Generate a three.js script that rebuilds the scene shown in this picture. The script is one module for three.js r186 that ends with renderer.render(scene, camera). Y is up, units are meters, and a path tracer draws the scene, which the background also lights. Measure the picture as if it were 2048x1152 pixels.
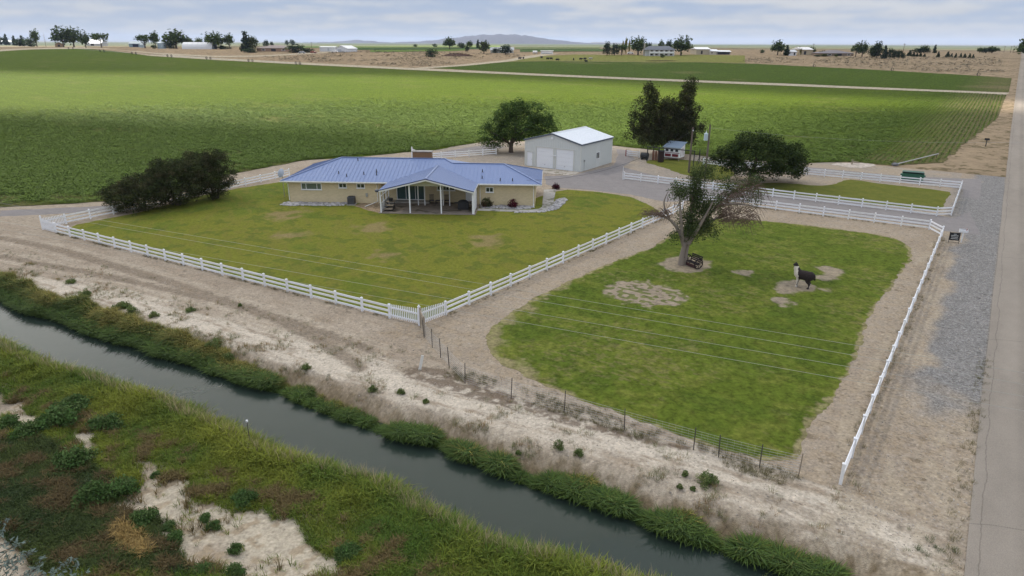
import * as THREE from 'three';
import { mergeGeometries, mergeVertices } from 'three/addons/utils/BufferGeometryUtils.js';
import { MarchingCubes } from 'three/addons/objects/MarchingCubes.js';

// ---------- camera, sky, sun, exposure ----------
const scene = new THREE.Scene();
const camera = new THREE.PerspectiveCamera(46.54, 16 / 9, 0.5, 30000);
camera.position.set(0, 17.5, 0);
camera.rotation.order = 'YXZ';
camera.rotation.set(-Math.atan(490 / 1340), 35.4 * Math.PI / 180, 0.004);
const renderer = new THREE.WebGLRenderer({ antialias: true });
renderer.toneMapping = THREE.LinearToneMapping;
renderer.toneMappingExposure = 2.08;
renderer.shadowMap.enabled = true;
const SUN = new THREE.Vector3(-0.74, 0.67, -0.03).normalize();
const sun = new THREE.DirectionalLight(new THREE.Color(1, 0.95, 0.86), 5);
sun.position.copy(SUN).multiplyScalar(700).add(new THREE.Vector3(-60, 0, -80));
sun.target.position.set(-60, 0, -80);
sun.castShadow = true; sun.shadow.radius = 8;
sun.shadow.mapSize.set(4096, 4096);
Object.assign(sun.shadow.camera, { left: -500, right: 500, top: 500, bottom: -500, near: 1, far: 2500 });
scene.add(sun, sun.target);

// ---------- numbers ----------
function rng(seed) { let a = seed >>> 0; return () => { a = (a + 0x6D2B79F5) | 0; let t = Math.imul(a ^ (a >>> 15), 1 | a); t = (t + Math.imul(t ^ (t >>> 7), 61 | t)) ^ t; return ((t ^ (t >>> 14)) >>> 0) / 4294967296; }; }
const clamp = (x, a = 0, b = 1) => Math.min(b, Math.max(a, x));
const lerp = (a, b, t) => a + (b - a) * t;
const sst = (a, b, x) => { const t = clamp((x - a) / (b - a)); return t * t * (3 - 2 * t); };
function hash2(i, j) { let h = Math.imul(i, 374761393) + Math.imul(j, 668265263) | 0; h = Math.imul(h ^ (h >>> 13), 1274126177); return ((h ^ (h >>> 16)) >>> 0) / 4294967296; }
function vn(x, y) { const i = Math.floor(x), j = Math.floor(y); let u = x - i, v = y - j; u = u * u * (3 - 2 * u); v = v * v * (3 - 2 * v); const a = hash2(i, j), b = hash2(i + 1, j), c = hash2(i, j + 1), d = hash2(i + 1, j + 1); return a + (b - a) * u + (c - a) * v + (a - b - c + d) * u * v; }
function fbm(x, y, o = 4) { let s = 0, a = 0.5, n = 0; for (let k = 0; k < o; k++) { s += a * vn(x + k * 17.3, y - k * 9.1); n += a; a *= 0.5; x *= 2.03; y *= 2.03; } return s / n; }
function inPoly(x, z, P) { let c = false; for (let i = 0, j = P.length - 1; i < P.length; j = i++) { const a = P[i], b = P[j]; if ((a[1] > z) !== (b[1] > z) && x < (b[0] - a[0]) * (z - a[1]) / (b[1] - a[1]) + a[0]) c = !c; } return c; }
function edgeDist(x, z, P) { let m = 1e9; for (let i = 0, j = P.length - 1; i < P.length; j = i++) { const [ax, az] = P[j], [bx, bz] = P[i], dx = bx - ax, dz = bz - az, t = clamp(((x - ax) * dx + (z - az) * dz) / (dx * dx + dz * dz + 1e-9)); m = Math.min(m, Math.hypot(x - ax - dx * t, z - az - dz * t)); } return m; }

// ---------- sky ----------
{
  const w = 2048, h = 1024, d = new Float32Array(w * h * 4);
  for (let j = 0; j < h; j++) {
    const el = ((j + 0.5) / h - 0.5) * Math.PI, y = Math.sin(el), ch = Math.cos(el);
    for (let i = 0; i < w; i++) {
      const th = ((i + 0.5) / w - 0.5) * Math.PI * 2, k = (j * w + i) * 4;
      if (y < -0.02) { d[k] = 0.2; d[k + 1] = 0.2; d[k + 2] = 0.17; d[k + 3] = 1; continue; }
      const x = Math.cos(th) * ch, z = Math.sin(th) * ch, q = 1 / (Math.max(y, 0) + 0.035);
      const u = x * q * 0.85, v = z * q * 0.85;
      const c1 = fbm(u + 31, v + 12, 5), c2 = fbm(u * 2.9 + 5, v * 2.9 + 40, 4);
      let c = sst(0.36, 0.62, c1 * 0.72 + c2 * 0.28);
      const hz = Math.exp(-Math.max(y, 0) / 0.05);
      c = lerp(c, 0.6, hz * 0.6);
      const b = [lerp(0.165, 0.235, hz), lerp(0.22, 0.27, hz), lerp(0.32, 0.325, hz)], cl = [0.322, 0.33, 0.345], t = lerp(0.88, 1, c2) * (1 + 1.5 * Math.max(0, y));
      for (let n = 0; n < 3; n++) d[k + n] = lerp(b[n] * (1 + 0.7 * Math.max(0, y)), cl[n] * t, c);
      d[k + 3] = 1;
    }
  }
  const t = new THREE.DataTexture(d, w, h, THREE.RGBAFormat, THREE.FloatType);
  t.mapping = THREE.EquirectangularReflectionMapping; t.magFilter = t.minFilter = THREE.LinearFilter; t.needsUpdate = true;
  scene.background = t; scene.environment = t;
}

// ---------- lay of the land ----------
const rise = (x, z) => 12 * sst(120, 650, Math.hypot(x, z));
const zFar = (x) => -22.85 - 0.107 * x + 0.45 * (vn(x * 0.22, 3) - 0.5) + 0.35 * (vn(x * 0.8, 9) - 0.5);
const zNear = (x) => -18.8 - 0.1205 * x + 0.9 * (vn(x * 0.16, 21) - 0.5) + 0.4 * (vn(x * 0.7, 27) - 0.5);
const WATER = -0.9;
function gy(x, z) {
  let y = rise(x, z);
  if (z < -40 || z > 12 || x < -140 || x > 6) return y;
  const on = sst(1.4, -1.2, x), zf = zFar(x), zn = zNear(x);
  let c = 0;
  if (z < zf) { const q = zf - z; c = lerp(-1.35, 0, sst(-0.4, 1.5, q)) + 0.12 * (fbm(x * 0.7, z * 0.7, 3) - 0.5) * sst(0.3, 1.5, q) * sst(6, 3, q); }
  else if (z > zn) { const q = z - zn; c = lerp(-1.35, 0.25, sst(-0.4, 1.9, q)) + 0.5 * (fbm(x * 0.28 + 7, z * 0.28, 3) - 0.5) * sst(0.5, 3, q); }
  else c = -1.35;
  return y + c * on;
}

// ---------- scene helpers ----------
const taken = {};
function numbered(n) { if (!(n in taken)) { taken[n] = 0; return n; } taken[n]++; return n + '_' + String(taken[n]).padStart(3, '0'); }
function mesh(name, geo, mat, parent) { const m = new THREE.Mesh(Array.isArray(geo) ? merge(geo) : geo, mat); m.name = parent ? name : numbered(name); (parent || scene).add(m); return m; }
function merge(list) { const g = list.map((q) => (q.index ? q.toNonIndexed() : q)); return g.length > 1 ? mergeGeometries(g) : g[0]; }
function tag(o, label, category, group) { o.userData.label = label; o.userData.category = category; if (group) o.userData.group = group; return o; }
function thing(name, label, category, pos = [0, 0, 0], turn = 0, group) { const o = new THREE.Group(); o.name = numbered(name); scene.add(o); o.position.set(...pos); o.rotation.y = turn; return tag(o, label, category, group); }
function struct(name, geo, mat) { const m = mesh(name, geo, mat); m.userData.kind = 'structure'; return m; }
function stuff(o, label, category) { o.userData.kind = 'stuff'; if (label) tag(o, label, category); return o; }
function dup(src, pos, turn, label, group, scale) { const r = src.clone(); r.name = numbered(src.name.replace(/_\d\d\d$/, '')); r.userData = { ...src.userData }; if (label) r.userData.label = label; if (group) r.userData.group = group; r.position.set(...pos); r.rotation.y = turn; if (scale) r.scale.set(...scale); scene.add(r); return r; }
const box = (w, h, d, x = 0, y = 0, z = 0, ry = 0) => { const g = new THREE.BoxGeometry(w, h, d); if (ry) g.rotateY(ry); return g.translate(x, y, z); };   // y is the centre
const cyl = (r0, r1, h, x = 0, y = 0, z = 0, n = 10) => new THREE.CylinderGeometry(r1, r0, h, n).translate(x, y + h / 2, z);                                       // y is the base
function bar(a, b, r0, r1 = r0, n = 6) { const A = new THREE.Vector3(...a), B = new THREE.Vector3(...b), L = A.distanceTo(B), g = new THREE.CylinderGeometry(r1, r0, L, n, 1).translate(0, L / 2, 0); g.applyQuaternion(new THREE.Quaternion().setFromUnitVectors(new THREE.Vector3(0, 1, 0), B.clone().sub(A).normalize())); return g.translate(...a); }
function beam(a, b, w, h) { const A = new THREE.Vector3(...a), B = new THREE.Vector3(...b), L = A.distanceTo(B), g = new THREE.BoxGeometry(w, h, L), m = new THREE.Matrix4().lookAt(A, B, new THREE.Vector3(0, 1, 0)); g.applyMatrix4(m); return g.translate((a[0] + b[0]) / 2, (a[1] + b[1]) / 2, (a[2] + b[2]) / 2); }
function tube(pts, radii, n = 7) {                                    // tapered tube through points
  const V = pts.map((p) => new THREE.Vector3(...p)), c = new THREE.CatmullRomCurve3(V), S = Math.max(3, pts.length * 3), fr = c.computeFrenetFrames(S), pos = [], idx = [];
  for (let i = 0; i <= S; i++) {
    const t = i / S, p = c.getPoint(t), f = t * (radii.length - 1), k = Math.min(radii.length - 2, Math.floor(f)), r = lerp(radii[k], radii[k + 1], f - k);
    for (let j = 0; j < n; j++) { const a = j / n * Math.PI * 2, q = p.clone().addScaledVector(fr.normals[i], Math.cos(a) * r).addScaledVector(fr.binormals[i], Math.sin(a) * r); pos.push(q.x, q.y, q.z); }
  }
  for (let i = 0; i < S; i++) for (let j = 0; j < n; j++) { const a = i * n + j, b = i * n + (j + 1) % n, d = a + n, e = b + n; idx.push(a, d, b, b, d, e); }
  const g = new THREE.BufferGeometry(); g.setAttribute('position', new THREE.Float32BufferAttribute(pos, 3)); g.setIndex(idx); g.computeVertexNormals(); g.setAttribute('uv', new THREE.Float32BufferAttribute(new Float32Array(pos.length / 3 * 2), 2)); return g;
}
function polyGeo(faces, uvScale = 1) {                                // planar faces given as lists of [x,y,z]; uv in metres on each face
  const pos = [], uv = [];
  for (const f of faces) {
    const P = f.map((p) => new THREE.Vector3(...p)), n = new THREE.Vector3();
    for (let i = 0; i < P.length; i++) { const a = P[i], b = P[(i + 1) % P.length]; n.x += (a.y - b.y) * (a.z + b.z); n.y += (a.z - b.z) * (a.x + b.x); n.z += (a.x - b.x) * (a.y + b.y); }
    n.normalize(); const U = Math.abs(n.y) > 0.95 ? new THREE.Vector3(1, 0, 0) : new THREE.Vector3(0, 1, 0).cross(n).normalize(), Vv = n.clone().cross(U);
    const flat = P.map((p) => new THREE.Vector2(p.dot(U), p.dot(Vv)));
    for (const t of THREE.ShapeUtils.triangulateShape(flat, [])) for (const k of t) { pos.push(P[k].x, P[k].y, P[k].z); uv.push(flat[k].x * uvScale, flat[k].y * uvScale); }
  }
  const g = new THREE.BufferGeometry(); g.setAttribute('position', new THREE.Float32BufferAttribute(pos, 3)); g.setAttribute('uv', new THREE.Float32BufferAttribute(uv, 2)); g.computeVertexNormals(); return g;
}
const lin = (r, g, b) => new THREE.Color().setRGB(r, g, b);
const std = (c, rough = 0.8, o = {}) => new THREE.MeshPhysicalMaterial({ color: Array.isArray(c) ? lin(...c) : c, roughness: rough, specularIntensity: rough > 0.84 ? 0.12 : rough > 0.7 ? 0.4 : 1, ...o });
function paint(w, h, f, srgb = true) {                                // f(x, y, out) gives linear colour 0..1
  const d = new Uint8Array(w * h * 4), o = [0, 0, 0];
  for (let j = 0; j < h; j++) for (let i = 0; i < w; i++) { f(i, j, o); const k = (j * w + i) * 4; for (let c = 0; c < 3; c++) { const v = clamp(o[c]); d[k + c] = 255 * (srgb ? (v <= 0.0031308 ? v * 12.92 : 1.055 * Math.pow(v, 1 / 2.4) - 0.055) : v) + 0.5; } d[k + 3] = 255; }
  const t = new THREE.DataTexture(d, w, h, THREE.RGBAFormat); t.magFilter = THREE.LinearFilter; t.minFilter = THREE.LinearMipmapLinearFilter; t.generateMipmaps = true; t.wrapS = t.wrapT = THREE.RepeatWrapping; if (srgb) t.colorSpace = THREE.SRGBColorSpace; t.needsUpdate = true; return t;
}
function tnoise(n, x, y, p) {                                         // value noise that tiles: x, y in 0..1, p cells
  const X = x * p, Y = y * p, i = Math.floor(X), j = Math.floor(Y); let u = X - i, v = Y - j; u = u * u * (3 - 2 * u); v = v * v * (3 - 2 * v);
  const m = (k) => ((k % p) + p) % p, a = hash2(m(i) + n * 57, m(j)), b = hash2(m(i + 1) + n * 57, m(j)), c = hash2(m(i) + n * 57, m(j + 1)), d = hash2(m(i + 1) + n * 57, m(j + 1));
  return a + (b - a) * u + (c - a) * v + (a - b - c + d) * u * v;
}
const grain = paint(512, 512, (i, j, o) => { const x = i / 512, y = j / 512; const v = 0.3 * tnoise(1, x, y, 32) + 0.35 * tnoise(2, x, y, 128) + 0.35 * tnoise(3, x, y, 256); o[0] = o[1] = o[2] = v; }, false);
function rep(t, sx, sy = sx) { const c = t.clone(); c.repeat.set(sx, sy); c.needsUpdate = true; return c; }
const FR = new THREE.Vector3(0.815, 0, -0.579), FF = new THREE.Vector3(-0.579, 0, -0.815);

// ---------- ground ----------
const NX0 = -99, NX1 = 9, NZ0 = -117, NZ1 = 3;
function lines(segs) { const o = []; for (const [a, b, s] of segs) { const n = Math.max(1, Math.round(Math.abs(b - a) / s)); for (let i = 0; i < n; i++) o.push(a + (b - a) * i / n); } o.push(segs[segs.length - 1][1]); return o; }
function grown(a, b, s, k) { const o = []; let x = a; const d = Math.sign(b - a); while (d * (b - x) > s) { x += d * s; o.push(x); s *= k; } o.push(b); return o; }
const gx = [...grown(-650, -9000, 30, 1.35).reverse(), ...lines([[-650, NX0, 10], [NX0, NX1, 0.75], [NX1, 649, 12]]), ...grown(649, 9000, 30, 1.35)];
const gz = [...grown(-700, -12000, 30, 1.35).reverse(), ...lines([[-700, NZ0, 10], [NZ0, -26, 2], [-26, -8, 0.3], [-8, NZ1, 1], [NZ1, 203, 10]]), ...grown(203, 5000, 30, 1.4)];
function gridGeo(test, uvf, colf) {
  const pos = [], uv = [], col = [], idx = [], id = new Map();
  const vert = (i, j) => { const k = j * gx.length + i; if (!id.has(k)) { const x = gx[i], z = gz[j]; id.set(k, pos.length / 3); pos.push(x, gy(x, z), z); uv.push(...uvf(x, z)); if (colf) col.push(...colf(x, z)); } return id.get(k); };
  for (let j = 0; j < gz.length - 1; j++) for (let i = 0; i < gx.length - 1; i++) {
    if (!test((gx[i] + gx[i + 1]) / 2, (gz[j] + gz[j + 1]) / 2)) continue;
    const a = vert(i, j), b = vert(i + 1, j), c = vert(i, j + 1), d = vert(i + 1, j + 1); idx.push(a, c, b, b, c, d);
  }
  const g = new THREE.BufferGeometry(); g.setAttribute('position', new THREE.Float32BufferAttribute(pos, 3)); g.setAttribute('uv', new THREE.Float32BufferAttribute(uv, 2)); if (colf) g.setAttribute('color', new THREE.Float32BufferAttribute(col, 3)); g.setIndex(idx); g.computeVertexNormals(); return g;
}
const isNear = (x, z) => x > NX0 && x < NX1 && z > NZ0 && z < NZ1;
function lineDist(x, z, P) { let m = 1e9; for (let i = 1; i < P.length; i++) { const [ax, az] = P[i - 1], [bx, bz] = P[i], dx = bx - ax, dz = bz - az, t = clamp(((x - ax) * dx + (z - az) * dz) / (dx * dx + dz * dz)); m = Math.min(m, Math.hypot(x - ax - dx * t, z - az - dz * t)); } return m; }
const paleTrack = [[-61.04, -16.99], [-51.32, -19.97], [-39.82, -20.92], [-33.33, -22.29], [-27.19, -22.44], [-21.66, -23.04], [-16.39, -24.23], [-11.28, -25.05], [-6.62, -25.27], [-2.52, -25], [0.16, -24.53]];
const paleTrack2 = [[-49.64, -17.55], [-36.15, -19.37], [-26.37, -19.64], [-19.87, -20.68], [-13.15, -21.46], [-7.59, -22.1], [-3.51, -22.21]];
const rutA = [[-75.05, -21.78], [-66.06, -23.3], [-49.19, -24.48], [-36.67, -24.76], [-31.94, -24.22], [-27.06, -23.08]];
const rutB = [[-68.27, -19.46], [-53.22, -22.69], [-41.09, -24.7], [-34.89, -25.01], [-28.33, -25.04]];
const rutC = [[-8.88, -24.09], [-5.37, -24.69], [-2.65, -24.72], [-0.48, -24.39]];
const mulch = [[-24.63, -24.3], [-24.4, -25.01], [-22.61, -25.77], [-21.34, -25.56], [-18.14, -25.39], [-14.82, -25.48], [-11.63, -25.75], [-9.7, -25.99], [-8.19, -26.47], [-10.32, -25.69], [-14.45, -24.88], [-17.78, -24.44], [-20.17, -24.12], [-22.94, -24.04], [-24.13, -23.91]];
const nearTex = paint(2048, 2048, (i, j, o) => {
  const x = NX0 + (i + 0.5) / 2048 * (NX1 - NX0), z = NZ0 + (j + 0.5) / 2048 * (NZ1 - NZ0);
  const sx = x * 0.995 + z * -0.1, sz = z + x * 0.1;                                   // along and across the canal road
  const n1 = fbm(x * 0.35, z * 0.35, 4), n2 = fbm(x * 2.6, z * 2.6, 3), st = fbm(sx * 0.5, sz * 2.4 + 50, 4), sp = hash2(i, j), sp2 = vn(x * 9, z * 9);
  let r = 0.355, g = 0.29, b = 0.218;
  const mix = (R, G, B, t) => { r += (R - r) * t; g += (G - g) * t; b += (B - b) * t; };
  mix(0.3, 0.238, 0.175, sst(0.45, 0.7, n1) * 0.6);
  if (x < 3 && z > -34) {
    const q = zFar(x) - z;
    if (q > -2) {
      const p = sst(2.3, 0.2, lineDist(x, z, paleTrack) + (st - 0.5) * 3.2 + (n2 - 0.5) * 1.6), p2 = sst(1.9, 0.1, lineDist(x, z, paleTrack2) + (st - 0.5) * 3 + (n2 - 0.5) * 2);
      mix(0.54, 0.465, 0.37, p * 0.92); mix(0.47, 0.4, 0.31, p2 * 0.5);
      const k = Math.max(sst(0.75, 0.25, lineDist(x, z, rutA) + (n2 - 0.5) * 0.35), sst(0.6, 0.2, lineDist(x, z, rutB) + (n2 - 0.5) * 0.5), 0.6 * sst(0.5, 0.15, lineDist(x, z, rutC) + (n2 - 0.5) * 0.5));
      const ri = Math.max(sst(0.5, 0.15, Math.abs(lineDist(x, z, rutA) - 0.95)), sst(0.45, 0.15, Math.abs(lineDist(x, z, rutB) - 0.85))) * sst(0.3, 0.6, st); mix(0.46, 0.39, 0.3, ri * 0.5); mix(0.225, 0.178, 0.13, k * 0.85);
      mix(0.25, 0.19, 0.13, sst(0.55, 0.72, st * 0.75 + n2 * 0.25) * 0.45);
      if (q < 2) mix(0.2, 0.15, 0.09, sst(1.6, 0.3, q + (n2 - 0.5) * 1.2));
    } else { mix(0.47, 0.4, 0.3, sst(0.35, 0.6, n1)); mix(0.3, 0.23, 0.15, sst(0.5, 0.7, n2) * 0.8); }
    if (x > -28 && x < -5) { const m = inPoly(x, z, mulch) ? 1 : sst(0.35, 0.05, edgeDist(x, z, mulch) + (n2 - 0.5) * 0.4); mix(0.15, 0.112, 0.08, m * 0.8 * sst(0.3, 0.5, n2)); }
  }
  if (x > -30 && z < -27) mix(0.3, 0.232, 0.155, 0.5 * sst(0.4, 0.6, n2));               // worn strip round the pasture
  if (x > -3.5) {                                                                          // road shoulder: grey chippings in tan dirt
    const gv = sst(-1.4, -0.4, x + (n1 - 0.5) * 2.6) * sst(2.4, 2.0, x) * sst(-35, -41, z + (n1 - 0.5) * 8) + sst(-84, -88, z + (n1 - 0.5) * 8) * sst(-5, -1, x) * sst(-112, -100, z);
    mix(0.2, 0.195, 0.19, clamp(gv) * 0.85); const s = (sp - 0.5) * 0.34 * clamp(gv) + (sp2 - 0.5) * 0.12; r += s * 0.3; g += s * 0.3; b += s * 0.31;
    mix(0.4, 0.33, 0.24, 0.5 * sst(0.52, 0.66, fbm(x * 1.3, z * 0.5, 3)) * (1 - clamp(gv)));
  }
  if (z < -80 && x < -3) mix(0.30, 0.26, 0.215, 0.7 * sst(0.35, 0.6, n1));
  const pb = hash2(i >> 1, (j >> 1) + 999), f = 1 + (sp - 0.5) * 0.34 + (sp2 - 0.5) * 0.24 + (n2 - 0.5) * 0.3 + (pb > 0.94 ? 0.18 : pb < 0.07 ? -0.2 : 0);
  const dk = sst(0.8, 0.86, vn(x * 2.3 + 40, z * 4.1)) * sst(0.5, 0.62, n2) * 0.3;
  o[0] = r * f * (1 - dk); o[1] = g * f * (1 - dk); o[2] = b * f * (1 - dk);
});
const M = {};
M.near = std([1, 1, 1], 0.95, { map: nearTex, bumpMap: rep(grain, 30, 34), bumpScale: 0.05 });
struct('bare_ground', gridGeo(isNear, (x, z) => [(x - NX0) / (NX1 - NX0), (z - NZ0) / (NZ1 - NZ0)]), M.near);
const dryTex = paint(1024, 1024, (i, j, o) => { const x = i / 1024, y = j / 1024, n = 0.4 * tnoise(1, x, y, 16) + 0.3 * tnoise(2, x, y, 64) + 0.3 * tnoise(4, x, y, 200), s = sst(0.55, 0.72, 0.6 * tnoise(6, x, y, 24) + 0.4 * tnoise(7, x, y, 90)); const f = 0.65 + n * 0.7; o[0] = lerp(0.86 * f, 0.42, s); o[1] = lerp(0.86 * f, 0.43, s); o[2] = lerp(0.86 * f, 0.36, s); });
M.dry = std([1, 1, 1], 0.95, { map: dryTex, vertexColors: true });
struct('ground', gridGeo((x, z) => !isNear(x, z), (x, z) => [x / 40, z / 40], (x, z) => {
  const D = Math.hypot(x, z), n = fbm(x * 0.012, z * 0.012, 4), k = fbm(x * 0.0015 + 3, z * 0.004, 3), far = sst(650, 1300, D);
  const r = lerp(0.27, 0.35, n), g = lerp(0.2, 0.26, n), b = lerp(0.125, 0.165, n), t = sst(0.35, 0.6, k);
  return [lerp(r, lerp(0.14, 0.1, t), far), lerp(g, lerp(0.145, 0.12, t), far), lerp(b, lerp(0.095, 0.07, t), far)];
}), M.dry);

// ---------- sheets on the ground ----------
function ragged(P, step, amp, freq = 0.9) {
  const o = []; for (let i = 0; i < P.length; i++) { const a = P[i], b = P[(i + 1) % P.length], L = Math.hypot(b[0] - a[0], b[1] - a[1]), n = Math.max(1, Math.round(L / step)), nx = (b[1] - a[1]) / L, nz = -(b[0] - a[0]) / L;
    for (let k = 0; k < n; k++) { const t = k / n, x = lerp(a[0], b[0], t), z = lerp(a[1], b[1], t), e = ((fbm(x * freq, z * freq, 3) - 0.5) * 2 + (vn(x * 5, z * 5) - 0.5) * 0.7) * amp; o.push([x + nx * e, z + nz * e]); } } return o;
}
function smooth(P, n = 3) { const c = new THREE.CatmullRomCurve3(P.map(([x, z]) => new THREE.Vector3(x, 0, z)), true, 'centripetal'); return c.getPoints(P.length * n).slice(0, -1).map((p) => [p.x, p.z]); }
function flat(P, y, B) {                                              // B: [x0, z0, w, h] the area that the texture covers, or a tile size in metres
  const s = new THREE.Shape(P.map(([x, z]) => new THREE.Vector2(x, -z))), g = new THREE.ShapeGeometry(s).rotateX(-Math.PI / 2), p = g.attributes.position, u = g.attributes.uv;
  for (let i = 0; i < p.count; i++) { const x = p.getX(i), z = p.getZ(i); p.setY(i, y + gy(x, z)); if (Array.isArray(B)) u.setXY(i, (x - B[0]) / B[2], (z - B[1]) / B[3]); else u.setXY(i, x / B, z / B); }
  g.computeVertexNormals(); return g;
}
const grassBump = (k) => ({ bumpMap: rep(grain, k), bumpScale: 0.06 });
// house lawn
const lawnP = [[-74.47, -28.22], [-74.46, -34.04], [-76.97, -43.17], [-77.32, -48.83], [-76.55, -54.29], [-75.42, -55.99], [-66.98, -53.07], [-56.04, -55.9], [-43.65, -65.04], [-43.78, -70.6], [-43.21, -72.92], [-39.14, -74.04], [-34.71, -73.7], [-31.04, -71.1], [-28.61, -68.66], [-28.06, -63.59], [-27.81, -56.63], [-28.29, -42.51], [-28.59, -34.27], [-28.58, -32.4], [-28.81, -30.26], [-31.11, -29.67], [-39.83, -28.86], [-51.77, -28.08], [-66.4, -26.85], [-72.33, -26.22]];
const dryLawn = [[-53.25, -38.86, 2.2], [-41.3, -39.5, 2], [-36.85, -47.9, 2.8], [-61, -43, 3.2], [-49, -45, 2.5]];
const LB = [-82, -80, 62, 54];
const lawnTex = paint(1400, 1200, (i, j, o) => {
  const x = LB[0] + i / 1400 * LB[2], z = LB[1] + j / 1200 * LB[3];
  const n = fbm(x * 0.16, z * 0.16, 4), m = fbm(x * 0.9 + 20, z * 0.9, 3), s = fbm(x * 0.5 + z * 0.35, (z * 0.6 - x * 0.35) * 3, 3), sp = hash2(i, j), w = vn(x * 7, z * 7);
  let r = 0.172, g = 0.178, b = 0.026; const mix = (R, G, B, t) => { r += (R - r) * t; g += (G - g) * t; b += (B - b) * t; };
  mix(0.115, 0.15, 0.02, sst(0.5, 0.68, n) * 0.75); mix(0.18, 0.165, 0.035, sst(0.5, 0.3, s) * 0.55); mix(0.075, 0.11, 0.02, sst(0.58, 0.7, m) * 0.45);
  for (const [cx, cz, R] of dryLawn) mix(0.25, 0.19, 0.085, 0.85 * sst(R, R * 0.3, Math.hypot(x - cx, (z - cz)) + (m - 0.5) * R * 1.6));
  const f = 1 + (sp - 0.5) * 0.3 + (w - 0.5) * 0.3; o[0] = r * f; o[1] = g * f; o[2] = b * f;
});

struct('lawn', flat(ragged(lawnP, 0.3, 0.16), 0.01, LB), std([1, 1, 1], 0.95, { map: lawnTex, ...grassBump(22) }));
// pasture
const pastP = smooth([[-23.83, -58.68], [-23.69, -55.87], [-24.69, -47.36], [-25.12, -38.78], [-24.74, -33.43], [-24.14, -31.01], [-22.19, -28.97], [-17.51, -27.55], [-10.96, -27.11], [-7.71, -27.07], [-5.19, -27.57], [-4.51, -28.63], [-4.63, -31.01], [-4.13, -37.66], [-4.55, -48.09], [-4.2, -59.02], [-4.29, -68.49], [-6.2, -72.03], [-12.39, -72.34], [-19.31, -71.06], [-23.1, -68.81], [-23.91, -63.88]], 4);
const PB = [-28, -80, 26, 54];
const bare = [[smooth([[-21.73, -42.83], [-21.49, -45.53], [-18.57, -46.51], [-16.42, -45.38], [-15.92, -43.48], [-17.64, -41.75], [-20.2, -41.35]], 3), 0.9], [smooth([[-11.12, -49.89], [-11.42, -52.29], [-10.4, -53.91], [-8.97, -52.81], [-8.86, -51.67], [-9.68, -50.93]], 3), 0.3], [smooth([[-10.25, -55.21], [-9.06, -56.38], [-9.68, -57.5], [-10.11, -58], [-9.52, -58.93], [-8.18, -58.43], [-7.99, -56.25], [-9.11, -54.84]], 3), 0.2], [smooth([[-15.3, -52.61], [-14.71, -53.83], [-13.99, -53.88], [-14.23, -52.31]], 3), 0.6], [smooth([[-11.09, -48.23], [-10.49, -49.17], [-9.56, -48.11], [-10.2, -47.4]], 3), 0.7], [smooth([[-20.97, -51.24], [-20.37, -54.48], [-17.91, -54.5], [-17.38, -51.88], [-18.42, -50.18]], 3), 0.3], [smooth([[-8.94, -52.69], [-7.87, -53.06], [-7.9, -52.5], [-8.71, -52.31]], 3), 0.5]];
const pastTex = paint(1024, 2048, (i, j, o) => {
  const x = PB[0] + i / 1024 * PB[2], z = PB[1] + j / 2048 * PB[3];
  const n = fbm(x * 0.22 + 9, z * 0.22, 4), m = fbm(x * 1.4, z * 1.4, 4), k = fbm(x * 0.6 + 4, z * 0.9, 3), sp = hash2(i, j), w = vn(x * 8, z * 8);
  let r = 0.108, g = 0.142, b = 0.018; const mix = (R, G, B, t) => { r += (R - r) * t; g += (G - g) * t; b += (B - b) * t; };
  mix(0.148, 0.168, 0.028, sst(0.45, 0.66, m * 0.6 + n * 0.4)); mix(0.072, 0.11, 0.014, sst(0.5, 0.7, k) * 0.6);
  mix(0.22, 0.185, 0.08, 0.5 * sst(0.52, 0.72, fbm(x * 2.6 + 30, z * 4.2, 4) * 0.75 + n * 0.25) * sst(0.44, 0.6, n));
  { const e = edgeDist(x, z, pastP), ll = sst(-14, -22, x) * sst(-46, -34, z), t = sst(0.3 + 1.1 * ll, 0.05, e + (m - 0.5) * (0.9 + 2.2 * ll)); mix(0.3, 0.25, 0.13, t * 0.85); }
  for (const [P, h] of bare) { const e = edgeDist(x, z, P), d = (inPoly(x, z, P) ? -e : e) + (m - 0.5) * 2 * (0.35 + h * 0.6); const t = sst(0.22, -0.2, d + (sp - 0.5) * 0.25); if (t > 0) mix(lerp(0.37, 0.3, w), lerp(0.3, 0.24, w), lerp(0.22, 0.17, w), t * (h > 0.8 ? 1 - 0.75 * sst(0.56, 0.66, vn(x * 2.6, z * 3.3)) : 0.95)); }
  const f = 1 + (sp - 0.5) * 0.36 + (w - 0.5) * 0.5 + (vn(x * 3.5, z * 3.5) - 0.5) * 0.4; o[0] = r * f; o[1] = g * f; o[2] = b * f;
});
struct('pasture', flat(ragged(pastP, 0.25, 0.28), 0.008, PB), std([1, 1, 1], 0.95, { map: pastTex, ...grassBump(16) }));
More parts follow.
